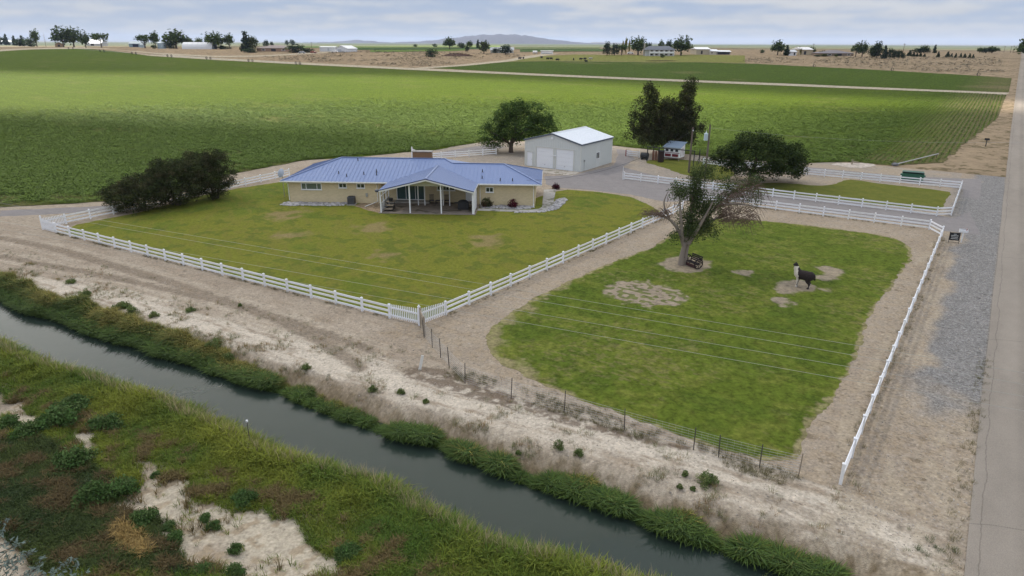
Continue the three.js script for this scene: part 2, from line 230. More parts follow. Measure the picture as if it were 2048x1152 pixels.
// grass between the driveway and the field lane, and the patch by the coop
const grassTex = paint(512, 512, (i, j, o) => { const x = i / 512, y = j / 512, n = 0.5 * tnoise(1, x, y, 6) + 0.5 * tnoise(2, x, y, 20), w = tnoise(3, x, y, 120), s = tnoise(5, x, y, 256); const f = 0.75 + 0.25 * w + 0.25 * s; o[0] = lerp(0.1, 0.17, n) * f; o[1] = lerp(0.12, 0.165, n) * f; o[2] = lerp(0.018, 0.034, n) * f; });
M.grass = std([1, 1, 1], 0.95, { map: grassTex, ...grassBump(3) });
struct('grass_strip', flat(ragged(smooth([[-28.74, -88.07], [-25.18, -91.55], [-21.92, -93.97], [-17.73, -94.99], [-16.3, -97.71], [-15.33, -101.92], [-11.52, -101.26], [-6.26, -101.07], [-3.55, -100.37], [-3.56, -94.64], [-3.9, -87.44], [-7.38, -86.68], [-13.68, -86.51], [-20.46, -86.02], [-27.83, -85.48]], 3), 0.3, 0.2), 0.008, 8), M.grass);
struct('coop_grass', flat(ragged(smooth([[-44.71, -99.2], [-42.3, -103.44], [-35.72, -103.56], [-29.89, -97.71], [-29.69, -90.81], [-34.12, -91.18], [-39.57, -95.13]], 3), 0.3, 0.3), 0.008, 8), M.grass);
// driveway
const gravelTex = paint(512, 512, (i, j, o) => { const x = i / 512, y = j / 512, n = tnoise(1, x, y, 5) * 0.5 + tnoise(2, x, y, 17) * 0.5, w = tnoise(3, x, y, 140), s = hash2(i + 7, j); const f = 0.74 + n * 0.2 + 0.2 * w + 0.22 * s; o[0] = 0.235 * f; o[1] = 0.212 * f; o[2] = 0.2 * f; });
M.gravel = std([1, 1, 1], 0.95, { map: gravelTex, bumpMap: rep(grain, 4), bumpScale: 0.03 });
struct('driveway', flat(ragged([[0.58, -78.33], [-2.34, -78.03], [-3.68, -79.47], [-8.85, -79.29], [-14.33, -79.17], [-20.91, -79.21], [-25.5, -78.79], [-30.27, -73.6], [-35.35, -75.01], [-40.75, -74.36], [-44.27, -73.31], [-47.16, -74], [-50.53, -78.98], [-47.53, -82.15], [-47.4, -84.18], [-46.94, -92.91], [-50.95, -102.1], [-54.34, -107.98], [-51.69, -108.5], [-46.85, -100.03], [-45.03, -92.13], [-40.22, -89.52], [-33.83, -86.86], [-28.05, -86.12], [-20.54, -86.32], [-12.61, -86.63], [-6.33, -86.24], [-3.81, -85.2], [-2.15, -84.76], [-0.77, -89.15]], 0.5, 0.22, 0.5), 0.006, 6), M.gravel);
struct('field_lane', flat(ragged([[-0.14, -97.17], [-2, -98.58], [-2.23, -103.66], [-4.83, -104.14], [-11.98, -104.41], [-21.09, -104.26], [-31.97, -104.08], [-35.72, -103.56], [-35.79, -108.31], [-20.77, -109.15], [-10.09, -109.04], [-4.21, -111.54], [-0.47, -113.4]], 0.5, 0.25, 0.5), 0.006, 6), M.gravel);
struct('field_lane', flat(ragged([[-76.91, -85.32], [-76.36, -92.91], [-75.48, -99.82], [-71.42, -98.15], [-71.38, -90.85], [-72.68, -85.15], [-73.65, -83.13]], 0.5, 0.25, 0.5), 0.006, 6), M.gravel);
struct('field_lane', flat(ragged([[-84.73, -25.09], [-81.83, -27.78], [-76.88, -34.27], [-79.31, -36.13], [-81.1, -33.56], [-84.89, -28.96], [-87.6, -26.08]], 0.5, 0.3, 0.5), 0.006, 6), M.gravel);
// paved road, chip-sealed, running away along the right
const roadTex = paint(512, 2048, (i, j, o) => {
  const x = i / 512 * 8, z = j / 2048 * 64, n = fbm(x * 0.7, z * 0.12, 4), w = fbm(x * 2, z * 1.2 + 9, 3), s = hash2(i, j * 3 + 1);
  let f = 0.88 + (n - 0.5) * 0.22 + (w - 0.5) * 0.1 + (s - 0.5) * 0.2; const e = 0.4 + 0.16 * (vn(z * 0.6, 2) - 0.5) + 0.05 * vn(z * 4, 1);
  if (Math.abs(x - e) < 0.02) f *= 0.72; const cr = Math.abs(((z + 1.2 * (vn(x * 1.1, 5) - 0.5) - x * 0.35) % 21.3) - 6); if (cr < 0.025) f *= 0.7;
  f *= 1 - 0.1 * sst(0.5, 0.1, Math.abs(x - 1.9)) - 0.08 * sst(0.5, 0.1, Math.abs(x - 3.5)) + 0.06 * sst(0.45, 0.7, fbm(x * 0.3, z * 0.05, 3)); o[0] = 0.3 * f; o[1] = 0.258 * f; o[2] = 0.212 * f; });
{
  const P = [], U = [], I = []; let n = 0; const zs = [...lines([[20, -700, 10]]), ...grown(-700, -9000, 40, 1.3)];
  for (const z of zs) { const w = 0.1 * (vn(z * 0.13, 4) - 0.5) * (z > -200 ? 1 : 0); for (const x of [2.15 + w, 5.5, 9.2]) { P.push(x, gy(Math.max(x, 6.1), z) + (z < -118 ? 0.07 : 0.035), z); U.push((x - 2.1) / 8, -z / 64); } if (n) for (let k = 0; k < 2; k++) { const a = (n - 1) * 3 + k, b = a + 3; I.push(a, a + 1, b, b, a + 1, b + 1); } n++; }
  const g = new THREE.BufferGeometry(); g.setAttribute('position', new THREE.Float32BufferAttribute(P, 3)); g.setAttribute('uv', new THREE.Float32BufferAttribute(U, 2)); g.setIndex(I); g.computeVertexNormals();
  struct('road', g, std([1, 1, 1], 0.9, { map: roadTex, bumpMap: rep(grain, 4, 32), bumpScale: 0.012 }));
}
// fields and lanes beyond the yard
function resample(P, n) { const L = [0]; for (let i = 1; i < P.length; i++) L.push(L[i - 1] + Math.hypot(P[i][0] - P[i - 1][0], P[i][1] - P[i - 1][1])); const o = []; for (let k = 0; k <= n; k++) { const t = k / n * L[L.length - 1]; let i = 1; while (i < P.length - 1 && L[i] < t) i++; const f = (t - L[i - 1]) / (L[i] - L[i - 1]); o.push([lerp(P[i - 1][0], P[i][0], f), lerp(P[i - 1][1], P[i][1], f)]); } return o; }
function patch(name, A, B, N, R, off, mat, tile, colf, amp = 0) {
  const a = resample(A, N), b = resample(B, N), pos = [], uv = [], col = [], idx = [];
  for (let j = 0; j <= R; j++) for (let i = 0; i <= N; i++) {
    let x = lerp(a[i][0], b[i][0], j / R), z = lerp(a[i][1], b[i][1], j / R); if (amp && (j === 0 || j === R)) { x += (fbm(x * 0.3, z * 0.3, 3) - 0.5) * amp; z += (fbm(x * 0.3 + 9, z * 0.3, 3) - 0.5) * amp; }
    pos.push(x, gy(x, z) + off, z); uv.push(x / tile, z / tile); if (colf) col.push(...colf(x, z, i / N, j / R));
    if (j && i) { const q = j * (N + 1) + i, p = q - N - 1; idx.push(p - 1, p, q - 1, q - 1, p, q); }
  }
  const g = new THREE.BufferGeometry(); g.setAttribute('position', new THREE.Float32BufferAttribute(pos, 3)); g.setAttribute('uv', new THREE.Float32BufferAttribute(uv, 2)); if (colf) g.setAttribute('color', new THREE.Float32BufferAttribute(col, 3)); g.setIndex(idx); g.computeVertexNormals();
  return struct(name, g, mat);
}
const cropTex = paint(1024, 1024, (i, j, o) => { const x = i / 1024, y = j / 1024, a = tnoise(1, x, y, 170), b = tnoise(2, x, y, 80), c = tnoise(3, x, y, 30), e = tnoise(4, x, y, 8), s = hash2(i, j + 3); const v = 0.4 * a + 0.3 * b + 0.2 * c + 0.1 * e, gap = sst(0.4, 0.3, v), hi = sst(0.5, 0.68, v); let f = 0.7 + 0.5 * v + 0.3 * (s - 0.5); o[0] = lerp(lerp(0.5, 0.95, hi) * f, 0.5, gap * 0.6); o[1] = lerp(lerp(0.55, 0.95, hi) * f, 0.36, gap * 0.6); o[2] = lerp(lerp(0.4, 0.6, hi) * f, 0.5, gap * 0.5); });
M.crop = std([1, 1, 1], 0.9, { map: cropTex, vertexColors: true, bumpMap: rep(grain, 2), bumpScale: 0.2 });
const cropCol = (x, z) => { const n = fbm(x * 0.02, z * 0.02, 4), m = fbm(x * 0.1 + 5, z * 0.1, 3), d = Math.min(1, bareCrop(x, z) * lerp(0.75, 0.3, sst(130, 220, Math.hypot(x, z))) + 0.95 * sst(-20, -5, x + (m - 0.5) * 8)); const g = [lerp(0.108, 0.135, n), lerp(0.158, 0.182, n), lerp(0.012, 0.016, m)]; return [lerp(g[0], 0.25, d), lerp(g[1], 0.21, d), lerp(g[2], 0.12, d)]; };
const bareSpots = [[-135.84, -106.78], [-138.01, -99.83], [-124.77, -107.98], [-112.97, -107.73], [-148.18, -66.67], [-106.67, -63.65], [-77.36, -28.39], [-90.84, -30.2], [-90.67, -104.06], [-26.31, -134.94], [-20.24, -125.08], [-92.48, -58.92], [-9.68, -129.66]];
function bareCrop(x, z) { let b = sst(0.63, 0.72, fbm(x * 0.09 + 11, z * 0.14, 4)) * 0.6; for (const [a, c] of bareSpots) { const q = Math.hypot((x - a) * 0.55, z - c); if (q < 14) b = Math.max(b, sst(9, 2, q) * sst(0.42, 0.58, fbm(x * 0.5, z * 0.8, 4))); } return b; }
const cropNear = [[-90.87, -25.75], [-87.68, -29.02], [-84.42, -32.36], [-81.67, -37.3], [-83.17, -46.88], [-86.6, -55.01], [-88.24, -66.65], [-82.05, -80.11], [-79.17, -87.85], [-78.69, -104.08], [-69.53, -108.43], [-56.18, -111.16], [-36.14, -109.31], [-24.34, -112.06], [-18.08, -117.33], [-11.92, -118.49], [-6.54, -125.91], [-3.67, -165.96], [-0.76, -204.71]];
const cropFar = [[-511.86, -163.13], [-575.52, -213.97], [-597.89, -258.76], [-430.23, -223.71], [-372.01, -230.25], [-324.34, -238.63], [-278.66, -247.31], [-235.27, -254.81], [-193.23, -261.63], [-143.98, -267.23], [-101.34, -272.04], [-63.66, -274.43], [-30.7, -275.08], [-11.62, -275.22], [-0.4, -273.53]];
patch('crop_field', cropNear, cropFar, 160, 90, 0.05, M.crop, 14, cropCol, 2);
M.lane = std([0.47, 0.4, 0.3], 0.95, { map: rep(dryTex, 1) });
patch('field_road', cropFar.map(([x, z]) => [x * 1.002, z * 1.002]), [[-537.35, -171.46], [-656.99, -244.47], [-748.41, -324.18], [-464.46, -241.83], [-389.62, -241.33], [-338.49, -249.19], [-290.15, -257.62], [-244.55, -264.93], [-200.57, -271.57], [-149.19, -276.81], [-104.85, -281.25], [-66.06, -284.27], [-31.73, -283.25], [-12.08, -283.05], [0.52, -281.62]], 90, 2, 0.09, M.lane, 11, null, 1);
patch('farm_track', [[-243.36, -263.62], [-240.25, -293.71], [-244.62, -341.23], [-261.78, -399.86], [-271.05, -440.49]], [[-249.79, -265], [-248.42, -297.24], [-253.95, -346.42], [-274.85, -407.16], [-284.01, -447.32]], 30, 2, 0.12, M.lane, 11, null, 2);
patch('farm_track', [[-462.34, -240.71], [-394.36, -244.31], [-386.07, -269.83], [-398.52, -327.21], [-457.06, -432.61]], [[-481.2, -247.26], [-409.59, -253.9], [-399.04, -279], [-415.74, -341.45], [-508.84, -481.69]], 30, 2, 0.12, M.lane, 11, null, 2);
const crop2 = (x, z) => { const n = fbm(x * 0.02, z * 0.02, 4), d = sst(0.62, 0.7, fbm(x * 0.03 + 40, z * 0.05, 4)) * 0.5 + 0.6 * sst(-18, 0, x); return [lerp(lerp(0.085, 0.11, n), 0.25, d), lerp(lerp(0.135, 0.16, n), 0.21, d), lerp(0.014, 0.12, d)]; };
patch('crop_field', [[-243.77, -270.47], [-201.52, -272.86], [-149.86, -278.04], [-105.31, -282.44], [-66.34, -285.4], [-31.86, -284.3], [-12.14, -284.05], [0.22, -283.42]], [[-244.24, -279.97], [-246.37, -333.6], [-228.58, -360.21], [-187.43, -377.73], [-149.72, -398.79], [-121.63, -401.51], [-92.62, -392.84], [-52.53, -379.54], [-16.76, -361.61], [0.08, -351.28]], 90, 24, 0.07, M.crop, 14, crop2, 2);
M.meadow = std([0.2, 0.2, 0.05], 0.95, { map: rep(dryTex, 1) });
patch('meadow', [[-245.78, -337.79], [-230.21, -362.78], [-188.74, -380.35], [-150.59, -401.07], [-125.42, -404.62]], [[-264.2, -406.65], [-258.13, -439.96], [-216.83, -459.84], [-183.15, -486.44], [-152.6, -490.36]], 50, 14, 0.07, M.meadow, 17, null, 3);
const farC = (r, g, b) => std([r, g, b], 0.95, { map: rep(dryTex, 1) });
patch('far_field', [[-392.7, -368.99], [-366.73, -429.95], [-371.92, -455.05]], [[-428.36, -402.64], [-398.56, -467.31], [-410.21, -501.93]], 20, 3, 0.2, farC(0.13, 0.2, 0.04), 30);
patch('far_field', [[-444.29, -395.67], [-406.77, -476.95], [-409.08, -553.98]], [[-543.07, -477.36], [-517.06, -606.33], [-544.33, -737.15]], 20, 3, 0.25, farC(0.06, 0.11, 0.03), 30);
patch('far_field', [[-598.48, -430.73], [-564.86, -503.25], [-556.59, -753.75]], [[-900.59, -648.54], [-875.02, -779.9], [-935.46, -1266.84]], 20, 3, 0.3, farC(0.17, 0.22, 0.08), 30);
patch('far_field', [[-315.86, -453.94], [-289.34, -492.99], [-270.56, -508.44]], [[-367.97, -528.8], [-352.83, -601.01], [-335.7, -630.62]], 20, 3, 0.25, farC(0.08, 0.13, 0.04), 30);
patch('far_field', [[-388.23, -549.63], [-360.03, -665.16]], [[-602.95, -853.59], [-548.06, -1012.26]], 20, 3, 0.3, farC(0.17, 0.2, 0.09), 30);

// ---------- white vinyl fences ----------
M.vinyl = std([0.8, 0.8, 0.82], 0.45); const vinylTones = [M.vinyl, M.vinyl, std([0.74, 0.73, 0.72], 0.55), std([0.78, 0.77, 0.75], 0.5)];
const postGeo = merge([box(0.127, 1.02, 0.127, 0, 0.51, 0), new THREE.ConeGeometry(0.112, 0.06, 4).rotateY(Math.PI / 4).translate(0, 1.05, 0), box(0.15, 0.025, 0.15, 0, 1.015, 0)]);
const tallPost = merge([box(0.127, 1.32, 0.127, 0, 0.66, 0), box(0.16, 0.03, 0.16, 0, 1.325, 0), new THREE.SphereGeometry(0.06, 8, 6).translate(0, 1.39, 0)]);
const railGeo = box(0.04, 0.145, 1), picketGeo = merge([box(0.075, 1.0, 0.02, 0, 0.5, 0), new THREE.ConeGeometry(0.053, 0.05, 4).rotateY(Math.PI / 4).scale(1, 1, 0.28).translate(0, 1.02, 0)]);
function put(name, g, m, par, x, y, z, ry = 0, sc) { const q = mesh(name, g, m, par); q.position.set(x, y, z); q.rotation.y = ry; if (sc) q.scale.set(...sc); return q; }
const wob = rng(77);
function fence(label, pts, o = {}) {                                  // pts: post positions
  const [ox, oz] = pts[0], f = thing('rail_fence', label, 'fence', [ox, 0, oz], 0, o.group);
  pts.forEach(([x, z], i) => { if (!(o.open0 && i === 0) && !(o.open1 && i === pts.length - 1)) put('post', postGeo, o.red && i === 0 ? o.red : vinylTones[Math.floor(wob() * 4)], f, x - ox, 0, z - oz, (wob() - 0.5) * 0.1).rotation.z = (wob() - 0.5) * 0.035; });
  for (let i = 1; i < pts.length; i++) { const [ax, az] = pts[i - 1], [bx, bz] = pts[i], L = Math.hypot(bx - ax, bz - az); for (const y of [0.2, 0.53, 0.86]) put('rail', railGeo, vinylTones[Math.floor(wob() * 4)], f, (ax + bx) / 2 - ox, y + (wob() - 0.5) * 0.022, (az + bz) / 2 - oz, Math.atan2(bx - ax, bz - az), [1, 1, L - 0.128]); }
  return f;
}
const along = (a, b, n) => Array.from({ length: n + 1 }, (_, i) => [lerp(a[0], b[0], i / n), lerp(a[1], b[1], i / n)]);
function picketCorner(label, c, ends, group) {
  const f = thing('picket_corner', label, 'picket fence', [c[0], 0, c[1]], 0, group);
  put('corner_post', tallPost, M.vinyl, f, 0, 0, 0);
  for (const e of ends) {
    const dx = e[0] - c[0], dz = e[1] - c[1], L = Math.hypot(dx, dz), a = Math.atan2(dx, dz), n = Math.round(L / 0.155);
    for (const y of [0.24, 0.8]) put('rail', railGeo, M.vinyl, f, dx / 2, y, dz / 2, a, [1, 0.8, L - 0.128]);
    for (let i = 1; i < n; i++) { const t = i / n, px = Math.cos(a) * 0.035, pz = -Math.sin(a) * 0.035; put('picket', picketGeo, M.vinyl, f, dx * t - px, 0.06, dz * t - pz, a + Math.PI / 2, [1, 0.92 + 0.16 * (1 - t), 1]); }
  }
  return f;
}
const cSW = [-74.95, -25.39], aW = [-72.55, -25.62], aE = [-30.96, -29.32], cS = [-28.5, -29.6], bS = [-28.24, -31.95], bN = [-27.05, -70.9], cN = [-26.95, -75.3];
fence('long white three-rail fence along the dirt canal road in front of the lawn', along(aW, aE, 17));
fence('white three-rail fence between the house lawn and the pasture lane', along(bS, bN, 16));
picketCorner('white picket corner panels beside the wooden brace gate', cS, [aE, bS]);
picketCorner('white picket corner panels at the far left end of the canal road fence', cSW, [aW, [-75.55, -27.75]]);
fence('white three-rail fence behind the big dark junipers, running up to the house', [...along([-75.55, -27.75], [-76.4, -37.5], 4), ...along([-76.4, -37.5], [-79.2, -57.8], 8).slice(1)]);
fence('white three-rail fence behind the house, ending under the tree beside the shed', along([-74.6, -77.6], [-67.6, -90.4], 6), { open0: true });
{ const p = thing('privacy_panel', 'solid white sloped-top panel standing behind the brick chimney', 'fence panel', [-74.6, 0, -77.6], 0); put('post', tallPost, M.vinyl, p, 0, 0, 0, 0, [1.2, 1.5, 1.2]); const s = new THREE.Shape([[0, 0.1], [2.6, 0.1], [2.6, 1.0], [1.3, 1.25], [0, 1.9]].map((q) => new THREE.Vector2(...q))); put('board', new THREE.ExtrudeGeometry(s, { depth: 0.05, bevelEnabled: false }), M.vinyl, p, 0, 0, 0, Math.atan2(12.8, 7)); }
fence('white three-rail fence along the near side of the driveway', [...along([-26.95, -75.3], [-21.07, -77.1], 2), ...along([-21.07, -77.1], [-3.71, -77.75], 7).slice(1), [-2.43, -75.5]]);
fence('white three-rail fence along the road side of the pasture', along([-2.43, -75.5], [-2.43, -27.5], 20), { open0: true });
fence('white three-rail fence on the far side of the driveway in front of the round tree', [...along([-40.48, -83.35], [-3.63, -84.75], 15), [-2.35, -86.13]]);
fence('white three-rail fence between the green dumpster and the grass strip', [...along([-36.2, -101.9], [-21, -101.9], 6), ...along([-21, -101.9], [-2.47, -103.6], 8).slice(1)]);
fence('short white three-rail fence with a red end post left of the coop', along([-49.4, -101.9], [-47, -101.9], 1), { red: std([0.25, 0.03, 0.03], 0.6) });
fence('short white three-rail fence across the road end of the grass strip', along([-2.47, -103.6], [-2.35, -86.13], 7), { open0: true, open1: true });
{ const p = thing('marker_stake', 'thin white stake at the end of the driveway fence', 'stake', [-40.6, 0, -83.2]); mesh('rod', cyl(0.025, 0.025, 1.7, 0, 0, 0, 6), M.vinyl, p); mesh('tip', cyl(0.03, 0.01, 0.06, 0, 1.7, 0, 6), M.vinyl, p); }

// ---------- wire fence, wooden brace, markers ----------
M.steel = std([0.1, 0.085, 0.075], 0.7, { metalness: 0.3 }); M.wire = std([0.42, 0.42, 0.42], 0.45, { metalness: 0.7 }); M.weathered = std([0.3, 0.25, 0.19], 0.9);
{
  const P = [[-26.9, -28.3], [-25.5, -27.5], [-24.17, -26.75], [-23, -26.15], [-20.96, -25.1], [-17.94, -25.2], [-14.97, -25.65], [-11.77, -25.95], [-8.44, -26.3], [-7.31, -26.42], [-5.57, -26.69], [-4.01, -27.02]];
  const f = thing('wire_fence', 'low wire mesh fence on steel stakes along the canal side of the pasture', 'wire fence', [P[0][0], 0, P[0][1]]);
  const L = P.map(([x, z]) => [x - P[0][0], z - P[0][1]]);
  const stake = merge([box(0.045, 1.25, 0.012, 0, 0.62, 0), box(0.012, 1.25, 0.04, 0, 0.62, 0.02)]);
  L.forEach(([x, z], i) => put('stake', stake, i === 11 ? M.weathered : M.steel, f, x, 0, z, wob(), [1, i > 6 ? 0.95 : 1, 1]).rotation.set((wob() - 0.5) * 0.08, wob(), (wob() - 0.5) * 0.08));
  for (let k = 0; k < 8; k++) { const y = 0.12 + k * 0.13, g = []; for (let i = 1; i < L.length; i++) g.push(bar([L[i - 1][0], y, L[i - 1][1]], [L[i][0], y, L[i][1]], 0.0065, 0.0065, 4)); mesh('wire', g, M.wire, f); }
  const g = []; for (let i = 1; i < L.length; i++) { const d = Math.hypot(L[i][0] - L[i - 1][0], L[i][1] - L[i - 1][1]), n = Math.round(d / 0.3); for (let k = 1; k < n; k++) { const x = lerp(L[i - 1][0], L[i][0], k / n), z = lerp(L[i - 1][1], L[i][1], k / n); g.push(bar([x, 0.12, z], [x, 1.03, z], 0.003, 0.003, 3)); } }
  stuff(mesh('mesh_stays', g, M.wire, f));
  const b = thing('brace_gate', 'weathered wooden brace frame at the picket corner', 'gate', [-27.6, 0, -29.05]);
  put('post', cyl(0.07, 0.06, 1.4, 0, 0, 0, 8), M.weathered, b, -0.55, 0, -0.3); put('post', cyl(0.07, 0.06, 1.35, 0, 0, 0, 8), M.weathered, b, 0.55, 0, 0.55);
  mesh('top_rail', bar([-0.6, 1.2, -0.34], [0.6, 1.18, 0.6], 0.05), M.weathered, b); mesh('brace', bar([-0.55, 1.1, -0.3], [0.55, 0.15, 0.55], 0.04), M.weathered, b); mesh('bottom_rail', bar([-0.6, 0.22, -0.34], [0.6, 0.2, 0.6], 0.045), M.weathered, b);
  for (let i = 1; i < 6; i++) put('slat', box(0.07, 0.95, 0.02, 0, 0.7, 0), M.weathered, b, lerp(-0.55, 0.55, i / 6), 0, lerp(-0.3, 0.55, i / 6), -0.66);
  const m = thing('marker_post', 'pale leaning marker board in the dark mulch beside the canal road', 'marker', [-24.05, 0, -24.8]); const q = mesh('board', box(0.16, 0.95, 0.04, 0, 0.46, 0), std([0.62, 0.6, 0.55], 0.7), m); q.rotation.set(-0.1, 0.6, -0.16); mesh('foot', cyl(0.09, 0.06, 0.08, 0, 0, 0, 7), M.weathered, m);
  const s = thing('water_gauge', 'thin stake with a white cap standing in the canal grass', 'stake', [-25.1, gy(-25.1, -14.6), -14.6]); mesh('rod', cyl(0.02, 0.02, 1.5, 0, 0, 0, 6), M.steel, s); mesh('cap', cyl(0.05, 0.05, 0.08, 0, 1.5, 0, 8), M.vinyl, s);
}

// ---------- house ----------
const brickTex = paint(512, 512, (i, j, o) => { const x = i / 512, y = j / 512, row = Math.floor(y * 16), fy = y * 16 - row, X = x * 5 + (row % 2) * 0.5, c = Math.floor(X), fx = X - c, h = hash2(((c % 5) + 5) % 5 + row * 13, row), mort = fy < 0.13 || fx < 0.035; const n = tnoise(2, x, y, 90), f = (0.92 + h * 0.14) * (0.95 + n * 0.1); if (mort) { o[0] = 0.52; o[1] = 0.45; o[2] = 0.31; } else { o[0] = 0.6 * f; o[1] = 0.495 * f; o[2] = 0.31 * f; } });
M.brick = std([1, 1, 1], 0.9, { map: rep(brickTex, 0.75), bumpMap: rep(brickTex, 0.75), bumpScale: 0.003 });
M.roof = std([0.145, 0.2, 0.36], 0.42, { metalness: 0.15, bumpMap: rep(grain, 0.4), bumpScale: 0.006 }); M.trim = std([0.74, 0.73, 0.69], 0.55); M.blueTrim = std([0.035, 0.055, 0.16], 0.5);
M.glass = new THREE.MeshPhysicalMaterial({ color: lin(0.025, 0.035, 0.035), roughness: 0.06, metalness: 0, clearcoat: 1, clearcoatRoughness: 0.03 }); M.conc = std([0.42, 0.39, 0.35], 0.9, { map: rep(dryTex, 0.2), bumpMap: rep(grain, 1), bumpScale: 0.004 });
M.white = std([0.78, 0.78, 0.78], 0.5); M.black = std([0.02, 0.02, 0.022], 0.6);
function wallShape(w, h, holes, depth = 0.2) { const s = new THREE.Shape([[0, 0], [w, 0], [w, h], [0, h]].map((p) => new THREE.Vector2(...p))); for (const [x, y, a, b] of holes) { const p = new THREE.Path([[x, y], [x, y + b], [x + a, y + b], [x + a, y]].map((q) => new THREE.Vector2(...q))); s.holes.push(p); } return new THREE.ExtrudeGeometry(s, { depth, bevelEnabled: false }); }
function windowUnit(parent, x, y, z, w, h, div, o = {}) {            // frame in an opening whose lower left corner is x, y, on the outer face z
  const n = put(o.name || 'window', merge([box(w, 0.07, 0.1, w / 2, 0.035, 0), box(w, 0.07, 0.1, w / 2, h - 0.035, 0), box(0.07, h - 0.14, 0.1, 0.035, h / 2, 0), box(0.07, h - 0.14, 0.1, w - 0.035, h / 2, 0), ...div.map((d) => box(0.06, h - 0.14, 0.08, d * w, h / 2, 0))]), M.white, parent, x, y, z - 0.045, o.ry || 0);
  const e = [0, ...div, 1]; for (let i = 1; i < e.length; i++) put('pane', box((e[i] - e[i - 1]) * w - 0.02, h - 0.1, 0.02), o.glass || M.glass, n, (e[i] + e[i - 1]) / 2 * w, h / 2, -0.035);
  if (!o.noSill) put('sill', box(w + 0.1, 0.05, 0.14, w / 2, -0.025, 0.06), M.trim, n, 0, 0, 0); return n;
}
{
  const h = thing('ranch_house', 'long tan brick ranch house with a blue metal hip roof and a gabled back porch', 'house', [-65.53, 0, -47.58], 32.295 * Math.PI / 180);
  const WH = 2.52;
  // walls
  put('wall', wallShape(10.6, WH, [[1.45, 1.5, 2.4, 0.78], [5.85, 1.75, 0.95, 0.55], [7.95, 1.75, 0.95, 0.55]]), M.brick, h, 0, 0, -0.2);
  put('wall', wallShape(6.6, WH, [[0.95, 1.5, 0.9, 0.6]]), M.brick, h, 21.89, 0, -0.2);
  put('wall', wallShape(10.87, WH + 0.2, [[1.55, 0.28, 3.3, 2.0], [6.3, 1.45, 2.1, 0.75], [9.6, 0.25, 0.95, 2.05]], 0.2), M.brick, h, 10.81, 0, -1.1);
  put('wall', box(0.2, WH, 0.9, 10.7, WH / 2, -0.65), M.brick, h, 0, 0, 0); put('wall', box(0.2, WH, 0.9, 21.79, WH / 2, -0.65), M.brick, h, 0, 0, 0);
  put('wall', box(0.2, WH, 9.8, 0.1, WH / 2, -5.1), M.brick, h, 0, 0, 0); put('wall', box(0.2, WH, 7.8, 28.39, WH / 2, -4.1), M.brick, h, 0, 0, 0);
  put('wall', box(22.2, WH, 0.2, 11.3, WH / 2, -9.9), M.brick, h, 0, 0, 0); put('wall', box(0.2, WH, 1.9, 22.3, WH / 2, -8.85), M.brick, h, 0, 0, 0); put('wall', box(6.1, WH, 0.2, 25.25, WH / 2, -7.8), M.brick, h, 0, 0, 0);
  windowUnit(h, 1.45, 1.5, 0.03, 2.4, 0.78, [0.24, 0.77], { glass: std([0.12, 0.15, 0.12], 0.15) }); windowUnit(h, 5.85, 1.75, 0.03, 0.95, 0.55, [0.5]); windowUnit(h, 7.95, 1.75, 0.03, 0.95, 0.55, [0.5]); windowUnit(h, 22.84, 1.5, 0.03, 0.9, 0.6, [0.5]);
  windowUnit(h, 12.36, 0.3, -0.87, 3.3, 1.98, [0.333, 0.667], { name: 'french_door', noSill: true, glass: std([0.06, 0.1, 0.1], 0.1) }); windowUnit(h, 17.11, 1.45, -0.87, 2.1, 0.75, [0.5]);
  const d = put('door', box(0.93, 2.03, 0.05, 0.475, 1.015, 0), M.white, h, 20.42, 0.26, -0.97); put('pane', box(0.6, 0.7, 0.03, 0.475, 1.55, 0.03), M.glass, d, 0, 0, 0); put('handle', new THREE.SphereGeometry(0.04, 8, 6), M.black, d, 0.12, 1.0, 0.06);
  // roof slopes, ribs run up each slope
  const E = 2.6, S = 0.33, Y = (v) => E + S * v, RB = [];
  const P = (u, v, y) => [u, y, -v];
  const top = (u, v) => [u, E + S * Math.min(v + 0.6, 99), -v];
  const front = polyGeo([[P(-0.7, -0.6, E), P(29.2, -0.6, E), P(24.65, 3.95, Y(4.55)), P(18.55, 3.95, Y(4.55)), P(17.5, 5, Y(5.6)), P(4.9, 5, Y(5.6))]]);
  const ribs = [front]; for (let u = -0.35; u < 29.1; u += 0.46) { const vm = Math.min(5, u + 0.1, u > 17.5 ? Math.max(3.95, 22.5 - u) : 5, 28.6 - u); if (u > 11.75 && u < 22.05) { const vp = (3.9 - 0.25 * Math.abs(u - 16.9) - E) / S - 0.6 + 0.04; if (vm > vp) ribs.push(beam(top(u, vp), top(u, vm), 0.05, 0.05)); } else if (vm > -0.5) ribs.push(beam(top(u, -0.6), top(u, vm), 0.05, 0.05)); }
  mesh('roof_slope', ribs, M.roof, h);
  const side = (faces, f) => { const g = [polyGeo(faces)]; f(g); mesh('roof_slope', g, M.roof, h); };
  side([[P(-0.7, 10.6, E), P(-0.7, -0.6, E), P(4.9, 5, Y(5.6))]], (g) => { for (let v = -0.3; v < 10.5; v += 0.46) { const m = Math.min(v + 0.6, 10.6 - v); g.push(beam(P(-0.7, v, E), P(-0.7 + m, v, E + S * m), 0.05, 0.05)); } });
  side([[P(29.2, -0.6, E), P(29.2, 8.5, E), P(24.65, 3.95, Y(4.55))]], (g) => { for (let v = -0.3; v < 8.4; v += 0.46) { const m = Math.min(v + 0.6, 8.5 - v); g.push(beam(P(29.2, v, E), P(29.2 - m, v, E + S * m), 0.05, 0.05)); } });
  side([[P(23.1, 10.6, E), P(-0.7, 10.6, E), P(4.9, 5, Y(5.6)), P(17.5, 5, Y(5.6))]], () => {});
  side([[P(23.1, 8.5, E), P(23.1, 10.6, E), P(17.5, 5, Y(5.6)), P(18.55, 3.95, Y(4.55))]], () => {});
